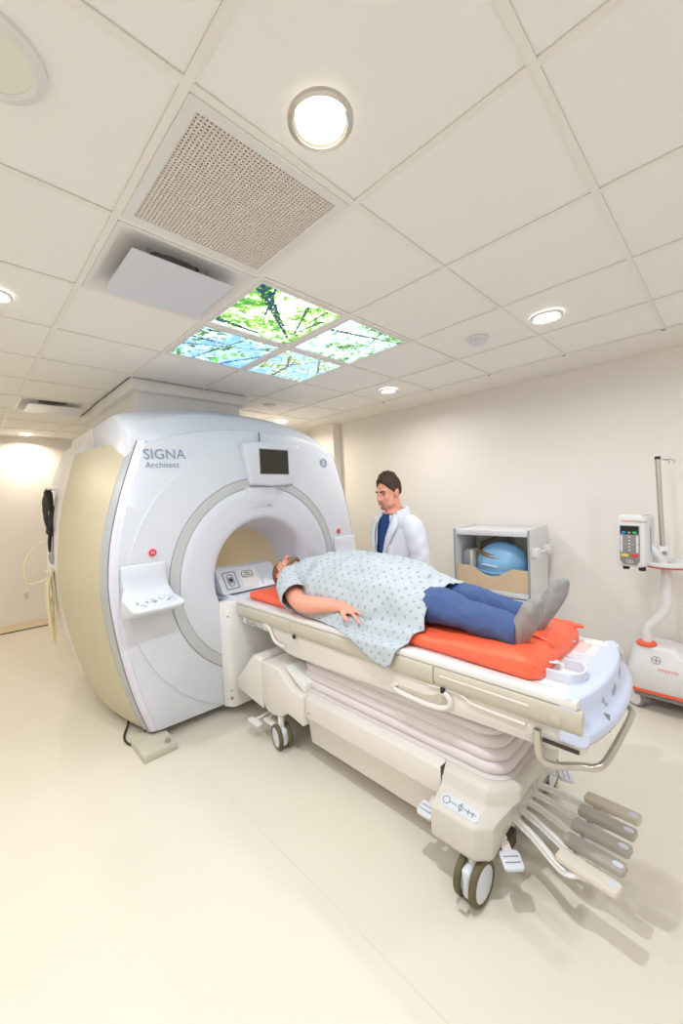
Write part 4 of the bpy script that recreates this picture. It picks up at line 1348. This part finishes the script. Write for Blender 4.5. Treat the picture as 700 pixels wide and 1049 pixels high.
M['gown'] = gown_mat()
NY, NX = 90, 46
yA, yB = 2.375, 1.10
V, F, UV = [], [], []
for i in range(NY + 1):
    t = i / NY
    y0 = yA + (yB - yA) * t
    hwid = smooth_tab([(1.08, .235), (1.25, .262), (1.5, .275), (1.75, .272), (2.0, .272), (2.15, .262), (2.26, .215), (2.34, .135), (2.38, .095)], y0)
    zt = smooth_tab([(1.08, 1.185), (1.2, 1.215), (1.35, 1.265), (1.55, 1.298), (1.75, 1.300), (1.95, 1.285), (2.15, 1.252), (2.28, 1.215), (2.38, 1.175)], y0)
    zb = smooth_tab([(1.08, 1.0), (1.6, .995), (2.1, 1.02), (2.25, 1.04), (2.38, 1.08)], y0)
    # length of the near flap that lies over the pad edge and hangs past the rail
    fl = smooth_tab([(1.10, .0), (1.14, .10), (1.20, .255), (1.26, .27), (1.36, .235), (1.48, .17), (1.60, .125), (1.75, .105), (2.0, .09), (2.10, .05), (2.17, .0)], y0) if y0 < 2.17 else 0
    fl = max(fl, 0)
    for j in range(NX + 1):
        s = j / NX
        if s < .30:                       # flap part, s=0 outermost
            d = (1 - s / .30) * fl
            # path from the body's foot: over pad edge, onto the table edge, then down
            segs = [((TX - hwid, zb), (1.572, .999)), ((1.572, .999), (1.556, .940)), ((1.556, .940), (1.494, .930)), ((1.494, .930), (1.486, .60))]
            L = [hypot(b_[0] - a[0], b_[1] - a[1]) for a, b_ in segs]
            x, z = TX - hwid, zb
            rem = d * 1.0
            for (a, b_), l in zip(segs, L):
                if rem <= l:
                    x, z = a[0] + (b_[0] - a[0]) * rem / l, a[1] + (b_[1] - a[1]) * rem / l
                    break
                rem -= l
                x, z = b_
            wob = .006 * noise.noise(Vector((d * 9, y0 * 16, 3)))
            x -= abs(wob) + .003
            z += .004 * noise.noise(Vector((d * 12, y0 * 12, 7)))
            y = y0 + .05 * d
            u = -d
        else:
            a = (s - .30) / .70 * pi
            ex = 1.35
            cx_, sz_ = cos(a), sin(a)
            x = TX - hwid * (abs(cx_) ** (1 / ex)) * (1 if cx_ > 0 else -1)
            z = zb + (zt - zb) * (sz_ ** (1 / ex))
            fold = .027 * noise.fractal(Vector((x * 7 + y0 * 3, y0 * 5, z * 7)), .6, 2.0, 3)
            crease = .012 * sin(y0 * 26 + x * 12 + 2.5 * noise.noise(Vector((y0 * 3, x * 3, 0)))) * (.3 + .7 * abs(cx_))
            n_ = Vector((x - TX, 0, (z - zb) * 1.2)).normalized()
            x += n_.x * (fold + crease)
            z += n_.z * (fold + crease)
            y = y0 + (.02 * sin(a * 2) if i == NY else 0)
            u = a / pi * (2.0 * hwid + .16)
        V.append(Vector((x, y, z)))
        UV.append((u, y0))
for i in range(NY):
    for j in range(NX):
        a = i * (NX + 1) + j
        F.append((a, a + 1, a + NX + 2, a + NX + 1))


def cloth(name, V, F, UV, material, parent, thick=.004):
    me = bpy.data.meshes.new(name)
    base = ORG.get(parent.name, Vector())
    me.from_pydata([v - base for v in V], [], F)
    uv = me.uv_layers.new(name='UVMap')
    for p in me.polygons:
        for li in p.loop_indices:
            uv.data[li].uv = UV[me.loops[li].vertex_index]
    me.materials.append(material)
    me.shade_smooth()
    o = bpy.data.objects.new(name, me)
    COL.objects.link(o)
    o.parent = parent
    s = o.modifiers.new('thick', 'SOLIDIFY')
    s.thickness = thick
    s.offset = 0
    return o


cloth('gown', V, F, UV, M['gown'], pt)


def sleeve(name, pts, rads, material, parent, n=7, seg=26, seed=0, squash=1.0, thick=.004, wr=.006, inner=True):
    P = spline(pts, n)
    V, F, UV = [], [], []
    u = None
    dist = 0
    for i, p in enumerate(P):
        t = (P[min(i + 1, len(P) - 1)] - P[max(i - 1, 0)]).normalized()
        if i:
            dist += (p - P[i - 1]).length
        if u is None:
            u, v, _ = frame(t)
        else:
            u = (u - t * u.dot(t)).normalized()
            v = t.cross(u).normalized()
        f = i / n
        k = min(int(f), len(rads) - 2)
        r = rads[k] + (rads[k + 1] - rads[k]) * min(1, f - k)
        for j in range(seg + 1):
            a = 2 * pi * j / seg
            w_ = wr * noise.fractal(Vector((cos(a) * 1.5 + seed, sin(a) * 1.5, dist * 14)), .6, 2, 3) + wr * .6 * sin(dist * 60 + 3 * cos(a) + seed)
            if j == seg:
                V.append(V[-seg].copy())
            else:
                V.append(p + u * ((r + w_) * cos(a)) + v * ((r + w_) * squash * sin(a)))
            UV.append((r * a, dist + seed))
    for i in range(len(P) - 1):
        for j in range(seg):
            a = i * (seg + 1) + j
            F.append((a, a + 1, a + seg + 2, a + seg + 1))
    return cloth(name, V, F, UV, material, parent, thick)


sleeve('gown_sleeve', [(1.72, 2.26, 1.125), (1.655, 2.21, 1.105), (1.595, 2.13, 1.072), (1.548, 2.030, 1.040)], [.085, .098, .096, .094], M['gown'], pt, seed=2.0)
sleeve('gown_sleeve', [(2.02, 2.26, 1.125), (2.085, 2.21, 1.105), (2.14, 2.12, 1.075), (2.165, 2.02, 1.06)], [.085, .096, .088, .082], M['gown'], pt, seed=5.0)
# trousers
gs = []
gs.append(loft([torso_ring(1.50, .205, .992, 1.20), torso_ring(1.34, .215, .992, 1.19), torso_ring(1.22, .205, .992, 1.17), torso_ring(1.12, .18, .995, 1.13)]))
for s, (kx, kz) in ((-1, (1.765, 1.095)), (1, (1.975, 1.085))):
    hx, fx = TX + s * .10, TX + s * .105
    gs.append(limb([(hx, 1.40, 1.08), (hx, 1.22, 1.085), (kx, 1.06, kz), (fx, .92, 1.072), (fx, .80, 1.052), (fx + s * .002, .690, 1.040)], [.10, .098, .092, .080, .074, .071], 6, 16, end=False))
obj_tr = fuse('trousers', gs, M['trousers'], pt, .009, 3)
obj_tr.data.shade_smooth()
tx = bpy.data.textures.new('cloth_folds', 'CLOUDS')
tx.noise_scale = .11
dm = obj_tr.modifiers.new('folds', 'DISPLACE')
dm.texture = tx
dm.texture_coords = 'LOCAL'
dm.strength = .036
dm.mid_level = .5
for s in (-1, 1):
    fx = TX + s * .105
    sp = 1.0
    tilt = s * .012
    nf = 1 if s < 0 else 0
    sock = [limb([(fx, .80, 1.030), (fx, .735, 1.030), (fx + tilt * .2, .700, 1.026)], [.044, .045, .050]),
            ball((fx, .700, 1.006), (.040, .040, .046), 16, 10),
            limb([(fx, .700, 1.03), (fx + tilt, .655, 1.10), (fx + tilt * 2.2, .605 + nf * .02, 1.185 - nf * .025), (fx + tilt * 2.8, .580 + nf * .025, 1.232 - nf * .038)], [.050, .049, .045, .030], 6, 16),
            ball((fx + tilt * 2.6 + s * .012, .592 + nf * .025, 1.20 - nf * .034), (.038, .024, .036), 14, 8)]
    so = fuse('sock', sock, M['sock'], pt, .0055, 4)
    if s < 0:
        so['label'] = 'near foot in a grey sock'
for s in (-1, 1):
    obj('trouser_hem', lathe((TX + s * .1052, .690, 1.040), (0, 1, 0), [(.055, .012), (.060, -.003), (.071, -.003), (.0755, .012), (.071, .020)], 28), M['trousers'], pt)

# ================================================================== MAN IN THE WHITE COAT
DL = (2.50, 1.93, 0)
dr = thing('standing_doctor', 'dark haired man in an open white coat over navy scrubs standing behind the table', 'person', DL)
TB = Matrix.Translation(DL) @ Matrix.Rotation(radians(72), 4, 'Z')
TH = TB @ Matrix.Translation((0, .05, 1.698)) @ Matrix.Rotation(radians(8), 4, 'Z') @ Matrix.Rotation(radians(-12), 4, 'X')
DK = 1.06


def bring(z, a, b_, cy=0.0, n=28):
    return [Vector((a * cos(2 * pi * k / n), cy + b_ * sin(2 * pi * k / n), z)) for k in range(n)]


gs = head_parts(TH, DK)
gs.append(T(loft([bring(1.56, .06, .06, .02), bring(1.50, .13, .08, .01), bring(1.44, .19, .095, .0), bring(1.30, .185, .11, .01), bring(1.10, .165, .105, .01), bring(.95, .175, .11, .0), bring(.86, .16, .10, 0)]), TB))
for s in (-1, 1):
    gs.append(T(limb([(s * .20, .0, 1.44), (s * .245, -.02, 1.28), (s * .265, -.02, 1.15), (s * .275, .01, 1.00), (s * .27, .04, .90)], [.058, .050, .044, .040, .030]), TB))
    gs += [T(q, TB) for q in hand((s * .27, .04, .90), (-s * .05, .12, -.98), (s * .95, .1, .05), 1.1, -s, .35, 1.0, .5)]
    gs.append(T(limb([(s * .09, .0, .90), (s * .10, .015, .50), (s * .105, -.01, .10)], [.085, .06, .042]), TB))
    gs.append(T(limb([(s * .105, -.03, .045), (s * .11, .06, .04), (s * .115, .13, .03)], [.035, .035, .028]), TB))
fuse('body', gs, M['skin'], dr, .0065, 3)
face_details(TH, DK, dr, M['hair'], None)
DM = TH @ Matrix.Diagonal((DK, DK, DK, 1))
hair_cap('hair', DM, dr, M['hair'], seed=9, top_lift=.032, front=58)
fuse('stubble', [T(q, DM) for q in (ball((0, .080, -.093), (.026, .018, .018), 14, 8), tube(spline([(-.026, .092, -.078), (-.022, .096, -.052), (0, .1025, -.047), (.022, .096, -.052), (.026, .092, -.078)], 4), [.004] * 17, 8))], M['stubble'], dr, .004, 3)
# scrub top and trousers
obj('scrub_top', T(loft([bring(1.535, .075, .070, .022), bring(1.50, .14, .092, .012), bring(1.44, .20, .106, .0), bring(1.30, .196, .121, .01), bring(1.10, .178, .116, .01), bring(.95, .19, .122, .0), bring(.80, .195, .125, 0)], False, False), TB), M['scrub'], dr, smooth=70)
obj('tee_collar', T(tube([Vector((.075 * cos(2 * pi * k / 20), .026 + .066 * sin(2 * pi * k / 20), 1.535 - .035 * max(0, sin(2 * pi * k / 20)))) for k in range(20)], .011, 8, True), TB), M['collarblue'], dr, smooth=70)
gs = []
for s in (-1, 1):
    gs.append(limb([(s * .09, .0, .88), (s * .10, .015, .50), (s * .105, -.01, .085)], [.105, .085, .068]))
gs.append(loft([bring(.92, .18, .115), bring(.80, .185, .118)]))
fuse('scrub_trousers', [T(q, TB) for q in gs], M['scrub'], dr, .009, 3)
for s in (-1, 1):
    fuse('shoe', [T(limb([(s * .105, -.045, .045), (s * .11, .05, .046), (s * .118, .145, .040)], [.044, .047, .040]), TB), T(box(s * .11 - .045, s * .11 + .045, -.08, .17, .001, .02, .006), TB)], M['shoe'], dr, .006, 3)
# coat body : open at the front, with collar, lapels and sleeves
rows = [(1.525, .095, .085, .018, .60), (1.50, .150, .105, .010, .50), (1.455, .212, .122, .0, .44), (1.38, .222, .134, .0, .38), (1.28, .216, .142, .008, .31), (1.15, .206, .142, .012, .27), (1.02, .212, .146, .010, .30), (.90, .226, .156, .006, .32), (.78, .238, .168, .0, .36), (.68, .246, .176, -.004, .40)]
V, F, UV = [], [], []
nseg = 44
rz = []
for i in range(len(rows) - 1):
    for k in range(4):
        t = k / 4
        rz.append([a + (b_ - a) * t for a, b_ in zip(rows[i], rows[i + 1])])
rz.append(rows[-1])
for i, (z, a, b_, cy, gap) in enumerate(rz):
    for j in range(nseg + 1):
        an = pi / 2 + gap + (2 * pi - 2 * gap) * j / nseg
        w_ = .008 * noise.fractal(Vector((cos(an) * 2, sin(an) * 2, z * 6)), .6, 2, 3)
        V.append(TB @ Vector(((a + w_) * cos(an), cy + (b_ + w_) * sin(an), z)))
        UV.append((j / nseg, z))
for i in range(len(rz) - 1):
    for j in range(nseg):
        q = i * (nseg + 1) + j
        F.append((q, q + 1, q + nseg + 2, q + nseg + 1))
cloth('coat', V, F, UV, M['coat'], dr, .006)
for s in (-1, 1):
    sl_ = sleeve('coat_sleeve', [TB @ Vector(p) for p in ((s * .165, .0, 1.475), (s * .222, -.008, 1.42), (s * .258, -.02, 1.28), (s * .275, -.02, 1.15), (s * .282, .01, 1.00), (s * .275, .035, .92))], [.070, .080, .074, .068, .062, .056], M['coat'], dr, 6, 24, s * 3.0, thick=.005, wr=.007)
    lap = [(s * .080, .058, 1.535), (s * .088, .092, 1.50), (s * .094, .122, 1.44), (s * .080, .145, 1.36), (s * .060, .155, 1.26), (s * .050, .157, 1.16)]
    lap2 = [(s * .095, .03, 1.53), (s * .155, .075, 1.49), (s * .165, .100, 1.43), (s * .135, .135, 1.35), (s * .090, .152, 1.25), (s * .064, .157, 1.155)]
    g = loft([[Vector(a), Vector(a).lerp(Vector(b_), .5) + Vector((0, .014, .004)), Vector(b_)] for a, b_ in zip(spline(lap, 5), spline(lap2, 5))], closed=False)
    o = obj('lapel', T(g, TB), M['coat'], dr, smooth=60)
    md = o.modifiers.new('t', 'SOLIDIFY'); md.thickness = .005; md.offset = 1
    o2 = obj('coat_pocket', T(bev(loft([[Vector((s * .075, .150, z)), Vector((s * .115, .142, z)), Vector((s * .150, .118, z)), Vector((s * .148, .108, z)), Vector((s * .075, .138, z))] for z in (1.16, 1.305)]), .002, 1), TB), M['coat'], dr)
col = spline([(-.105, .055, 1.525), (-.112, -.01, 1.545), (-.075, -.070, 1.555), (0, -.088, 1.558), (.075, -.070, 1.555), (.112, -.01, 1.545), (.105, .055, 1.525)], 5)
g = loft([[p + Vector((p.x * -.25, -p.y * .2, .022)), p + Vector((p.x * .02, p.y * .02, .030)), p + Vector((p.x * .32, p.y * .30 - .005, -.030)), p + Vector((p.x * .22, p.y * .2, -.030))] for p in col])
obj('coat_collar', T(bev(g, .002, 1), TB), M['coat'], dr, smooth=60)
obj('coat_button', T(cyl((.062, .156, 1.27), (.1, 1, 0), .008, .004, 14), TB), M['symbol'], dr)

# ================================================================== CABINET WITH COILS
cbx0, cbx1, cby0, cby1 = 3.50, 3.95, 1.262, 1.985
cb = thing('coil_cabinet', 'white open-topped storage cabinet against the right wall holding coils in a bin', 'cabinet', (3.72, 1.62, 0))
for y0, y1 in ((cby0, cby0 + .02), (cby1 - .02, cby1)):
    obj('side_panel', prism([(cbx0, 0), (cbx0, 1.33), (cbx1, 1.345), (cbx1, 0)], 'y', y0, y1, .003, 1), M['cab'], cb)
    obj('edge_strip', box(cbx0 - .003, cbx0 + .002, y0 + .001, y1 - .001, .01, 1.327), M['coilgrey'], cb)
obj('top_panel', box(cbx0 + .012, cbx1, cby0 + .02, cby1 - .02, 1.265, 1.318, .004), M['cab'], cb)
obj('back_panel', box(cbx1 - .015, cbx1, cby0 + .02, cby1 - .02, .05, 1.27), M['cabin'], cb)
obj('shelf', box(cbx0 + .006, cbx1 - .015, cby0 + .02, cby1 - .02, .715, .765, .003), M['cab'], cb)
obj('lower_shelf', box(cbx0 + .01, cbx1 - .015, cby0 + .02, cby1 - .02, .10, .13, .003), M['cab'], cb)
obj('lower_door', box(cbx0 - .0, cbx0 + .018, cby0 + .024, cby1 - .024, .14, .705, .003), M['cab'], cb)
sc = [(cby1 - .024, .768), (cby1 - .024, .975)]
n = 20
for k in range(n + 1):
    t = k / n
    y = cby1 - .17 - (cby1 - cby0 - .33) * t
    sc.append((y, .972 - .085 * (0.5 - .5 * cos(2 * pi * t)) ** .6))
sc += [(cby0 + .024, .965), (cby0 + .024, .768)]
obj('bin_front', prism(sc, 'x', cbx0 + .008, cbx0 + .022), M['bin'], cb, label='tan bin front with scooped edge')
for xx in (3.56, 3.86):
    obj('handle_bracket', box(xx - .035, xx + .035, cby0 - .055, cby0 + .001, 1.085, 1.17, .012, 3), M['white2'], cb)
obj('handle_bar', tube([(3.56, cby0 - .042, 1.128), (3.86, cby0 - .042, 1.128)], .012, 14), M['white2'], cb)
bl = thing('blue_head_coil', 'sky blue rounded coil shell with tan strap in the cabinet bin', 'coil', (3.72, 1.56, .78))
bc = Vector((3.72, 1.60, .985))
obj('shell', fuse and ball(bc, (.175, .238, .205), 48, 28), M['coilblue'], bl, smooth=80)
def squash(g):
    return [Vector((v.x, bc.y + (v.y - bc.y) * 1.36, v.z)) for v in g[0]], g[1]
obj('shell_lip', squash(lathe(bc + Vector((0, 0, -.055)), (-.12, 0, 1), [(.165, -.012), (.182, -.008), (.182, .008), (.165, .012)], 48)), M['coilblue'], bl)
obj('lower_tray', squash(lathe(bc + Vector((0, 0, -.07)), (0, 0, 1), [(.172, .0), (.165, -.09), (.11, -.135), (.001, -.135)], 40)), M['coilblue'], bl)
for dz in (0, .020):
    obj('strap', squash(lathe(bc + Vector((0, 0, .085 + dz)), (-.12, -.20, 1), [(.158 - dz * .5, -.009), (.168 - dz * .5, -.007), (.168 - dz * .5, .007), (.158 - dz * .5, .009)], 48)), M['coilband'], bl)
obj('pull_tab', tube(spline([bc + Vector((-.160, .125, .0)), bc + Vector((-.178, .08, .0)), bc + Vector((-.186, .02, -.006)), bc + Vector((-.180, -.03, -.010))], 5), [(.012, .007)] * 16, 8), M['white'], bl)
gc = thing('grey_coil_shell', 'grey rounded coil half shell standing left of the blue coil in cabinet', 'coil', (3.72, 1.86, .78))
obj('shell', bev(prism([(1.855, .77), (1.955, .77), (1.958, 1.04), (1.935, 1.10), (1.89, 1.12), (1.855, 1.10)], 'x', 3.60, 3.80), .03, 4), M['coilgrey'], gc)
obj('edge_band', bev(prism([(1.848, .80), (1.862, .80), (1.866, 1.11), (1.848, 1.09)], 'x', 3.595, 3.805), .005, 2), M['cabin'], gc)
fc = thing('flat_grey_coil', 'dark grey flat coil wedged behind the blue coil under the cabinet top', 'coil', (3.86, 1.66, .80))
obj('flat_shell', T(bev(prism(rrect(-.17, .17, -.19, .19, .04), 'x', -.014, .018), .012, 3), Matrix.Translation((3.912, 1.69, 1.045)) @ Matrix.Rotation(radians(-24), 4, 'X')), M['coilgrey'], fc)
obj('flat_rim', T(bev(frame_prism(rrect(-.15, .15, -.18, .18, .03), rrect(-.13, .13, -.16, .16, .02), 'x', -.018, -.013), .002, 1), Matrix.Translation((3.912, 1.69, 1.045)) @ Matrix.Rotation(radians(-24), 4, 'X')), M['coilband'], fc)

# ================================================================== CONTRAST INJECTOR ON ITS STAND
ix, iy = 3.66, .40
ij = thing('contrast_injector', 'white contrast injector with grey key panel on a wheeled stand with steel pole', 'injector', (ix, iy, 0))
V2 = lambda x, y, z: Vector((x, y, z))
rg = []
for z, x0_, x1_, y0_, y1_, c in ((.165, 3.55, 3.97, .10, .585, .05), (.30, 3.535, 3.975, .085, .60, .06), (.36, 3.545, 3.97, .11, .59, .07), (.44, 3.58, 3.90, .27, .575, .06), (.475, 3.585, 3.85, .31, .56, .06), (.488, 3.60, 3.83, .33, .54, .06)):
    rg.append(rr_ring(x0_, x1_, y0_, y1_, c, z, 5))
obj('base_cover', bev(loft(rg), .006, 2, 20), M['injwhite'], ij, smooth=45)
obj('base_trim', loft([rr_ring(3.543, 3.975, .093, .592, .05, .15, 5), rr_ring(3.543, 3.975, .093, .592, .05, .166, 5)]), M['orangered'], ij)
obj('base_plate', box(3.58, 3.94, .12, .56, .10, .15, .01), M['gap'], ij)
for k, (wx, wy) in enumerate(((3.64, .548), (3.615, .14), (3.89, .565), (3.89, .14))):
    sw = obj('caster', box(wx - .02, wx + .02, wy - .035, wy + .035, .075, .155, .012, 2), M['injwhite'], ij)
    ww = Vector((-.85, .52, 0)).normalized()
    for s in (-1, 1):
        cc = Vector((wx, wy, .068)) + ww * (s * .026)
        obj('wheel', lathe(cc, ww, [(.044, -.012), (.066, -.012), (.068, -.008), (.068, .008), (.066, .012), (.044, .012), (.044, -.012)], 32), M['gap'], sw)
        obj('wheel_disc', lathe(cc, ww, [(.0005, -.0145), (.03, -.0145), (.055, -.0128), (.055, .0128), (.03, .0145), (.0005, .0145)], 32), M['injwhite'], sw)
pc = V2(3.63, .488, .488)
obj('pole_collar', lathe(pc, (0, 0, 1), [(.0, .0), (.062, .0), (.062, .012), (.050, .022), (.0, .024)], 32), M['orangered'], ij)
obj('bent_pole', tube(spline([(3.63, .485, .50), (3.63, .485, .56), (3.63, .47, .62), (3.63, .41, .70), (3.63, .375, .77), (3.63, .368, .84), (3.63, .37, 1.10)], 6), .032, 18), M['injwhite'], ij)
obj('round_tray', lathe((3.64, .355, 1.088), (0, 0, 1), [(.0, .0), (.13, .0), (.148, .006), (.150, .028), (.140, .032), (.128, .018), (.0, .018)], 44), M['injwhite'], ij)
obj('tray_trim', lathe((3.64, .355, 1.080), (0, 0, 1), [(.0, .0), (.138, .0), (.145, .009), (.0, .009)], 44), M['orangered'], ij)
obj('pole_socket', cyl((3.63, .385, 1.10), (0, 0, 1), .036, .13, 20, b=.006), M['injwhite'], ij)
obj('socket_knob', lathe((3.595, .372, 1.185), (-1, -.2, 0), [(.014, .0), (.014, .008), (.009, .012)], 18, cap1=True), M['symbol'], ij)
obj('steel_pole', cyl((3.63, .388, 1.22), (0, .035, 1), .0165, .64, 20), M['chrome'], ij)
obj('pole_cap', cyl((3.63, .4105, 1.858), (0, 0, 1), .018, .02, 18), M['black'], ij)
for s in (.0, .030):
    obj('bag_hook', tube(spline([(3.63, .398, 1.855), (3.63, .375 - s, 1.852), (3.63, .352 - s, 1.845), (3.63, .345 - s, 1.83), (3.63, .35 - s, 1.822)], 5), .004, 8), M['steel'], ij)
obj('support_arm', tube(spline([(3.62, .39, 1.13), (3.60, .42, 1.18), (3.59, .46, 1.23), (3.58, .50, 1.26)], 5), .028, 14), M['injwhite'], ij)
IM = Matrix.Translation((3.50, .548, 1.265)) @ Matrix.Rotation(radians(-108), 4, 'Z')      # local -y... front faces local +y? front = local -x rotated below
nrm_ = Vector((-.95, .30, 0)).normalized()
IM = basis((3.535, .553, 1.275), nrm_.cross(Vector((0, 0, 1))) * -1, (0, 0, 1))      # local x = across, y = up, z = front normal
hd_ = obj('injector_head', T(bev(prism(rrect(-.094, .094, -.195, .185, .035, 6), 'z', -.115, .03), .014, 3), IM), M['injwhite'], ij, smooth=50)
obj('head_top_opening', T(box(-.075, .075, .1845, .1865, -.09, .012), IM), M['cabin'], hd_)
pn = obj('key_panel', T(bev(prism([(-.066, .11), (.066, .11), (.066, -.15), (.045, -.180), (-.045, -.180), (-.066, -.15)], 'z', .027, .034), .004, 2), IM), M['injgrey'], ij)
obj('panel_display', T(prism([(-.060, .106), (.060, .106), (.060, .052), (.03, .044), (-.03, .044), (-.060, .052)], 'z', .033, .0355), IM), M['black'], pn)
for (a, b_, wd, ht, mm_) in ((-.036, .060, .026, .014, 'ledblue'), (0, .058, .022, .014, 'symbol'), (.036, .060, .026, .014, 'ledgreen'), (-.031, -.110, .046, .020, 'keyyellow'), (.031, -.110, .046, .020, 'keyred'),
                             (-.052, .005, .014, .062, 'cab'), (.052, .005, .014, .062, 'cab'), (-.052, -.058, .014, .058, 'cab'), (.052, -.058, .014, .058, 'cab')):
    obj('key', T(prism(rrect(a - wd / 2, a + wd / 2, b_ - ht / 2, b_ + ht / 2, min(wd, ht) * .4, 3), 'z', .033, .0375), IM), M[mm_], pn)
for q in range(5):
    obj('key_legend', T(cyl((0, .025 - q * .024, .034), (0, 0, 1), .006, .001, 12), IM), M['cab'], pn)
obj('panel_divider', T(box(-.058, .058, -.027, -.0255, .033, .035), IM), M['cab'], pn)
obj('panel_emblem', T(join(lathe((-.008, -.153, .034), (0, 0, 1), [(.013, 0), (.013, .0015), (.010, .0015), (.010, 0)], 20), lathe((.010, -.155, .034), (0, 0, 1), [(.012, 0), (.012, .0015), (.009, .0015), (.009, 0)], 20)), IM), M['cab'], pn)['kind'] = 'stuff'
obj('side_vent', T(box(.0935, .0955, -.09, .10, -.06, -.05), IM), M['ledblue'], hd_)
for a in (-.05, .055):
    obj('syringe_port', T(join(cyl((a, -.222, -.02), (0, 1, 0), .022, .03, 20, b=.004)), IM), M['black'], ij)
obj('head_wordmark', T(text_geo('MEDRAD', .020, Matrix.Translation((-.056, .134, .0300)), .0012, 1.05), IM), M['orangered'], hd_, smooth=0)
obj('head_wordmark', T(text_geo('MRXperion', .018, Matrix.Translation((.028, .134, .0300)), .0012, 1.0), IM), M['coilband'], hd_, smooth=0)
obj('base_wordmark', text_geo('MEDRAD', .028, basis((3.5425, .415, .332), (0, -1, 0), (.15, 0, 1)), .003, 1.05), M['orangered'], ij, smooth=0)
obj('base_wordmark', text_geo('MRXperion', .028, basis((3.5425, .275, .332), (0, -1, 0), (.15, 0, 1)), .003, 1.0), M['symbol'], ij, smooth=0)
be = basis((3.5625, .425, .400), (0, -1, 0), (.4, 0, .9))
obj('base_emblem', T(join(lathe((0, 0, -.003), (0, 0, 1), [(.028, 0), (.028, .006), (.024, .006), (.024, 0)], 28), box(-.0025, .0025, -.020, .020, -.002, .003), box(-.020, .020, -.0025, .0025, -.002, .003)), be), M['symbol'], ij)['kind'] = 'stuff'
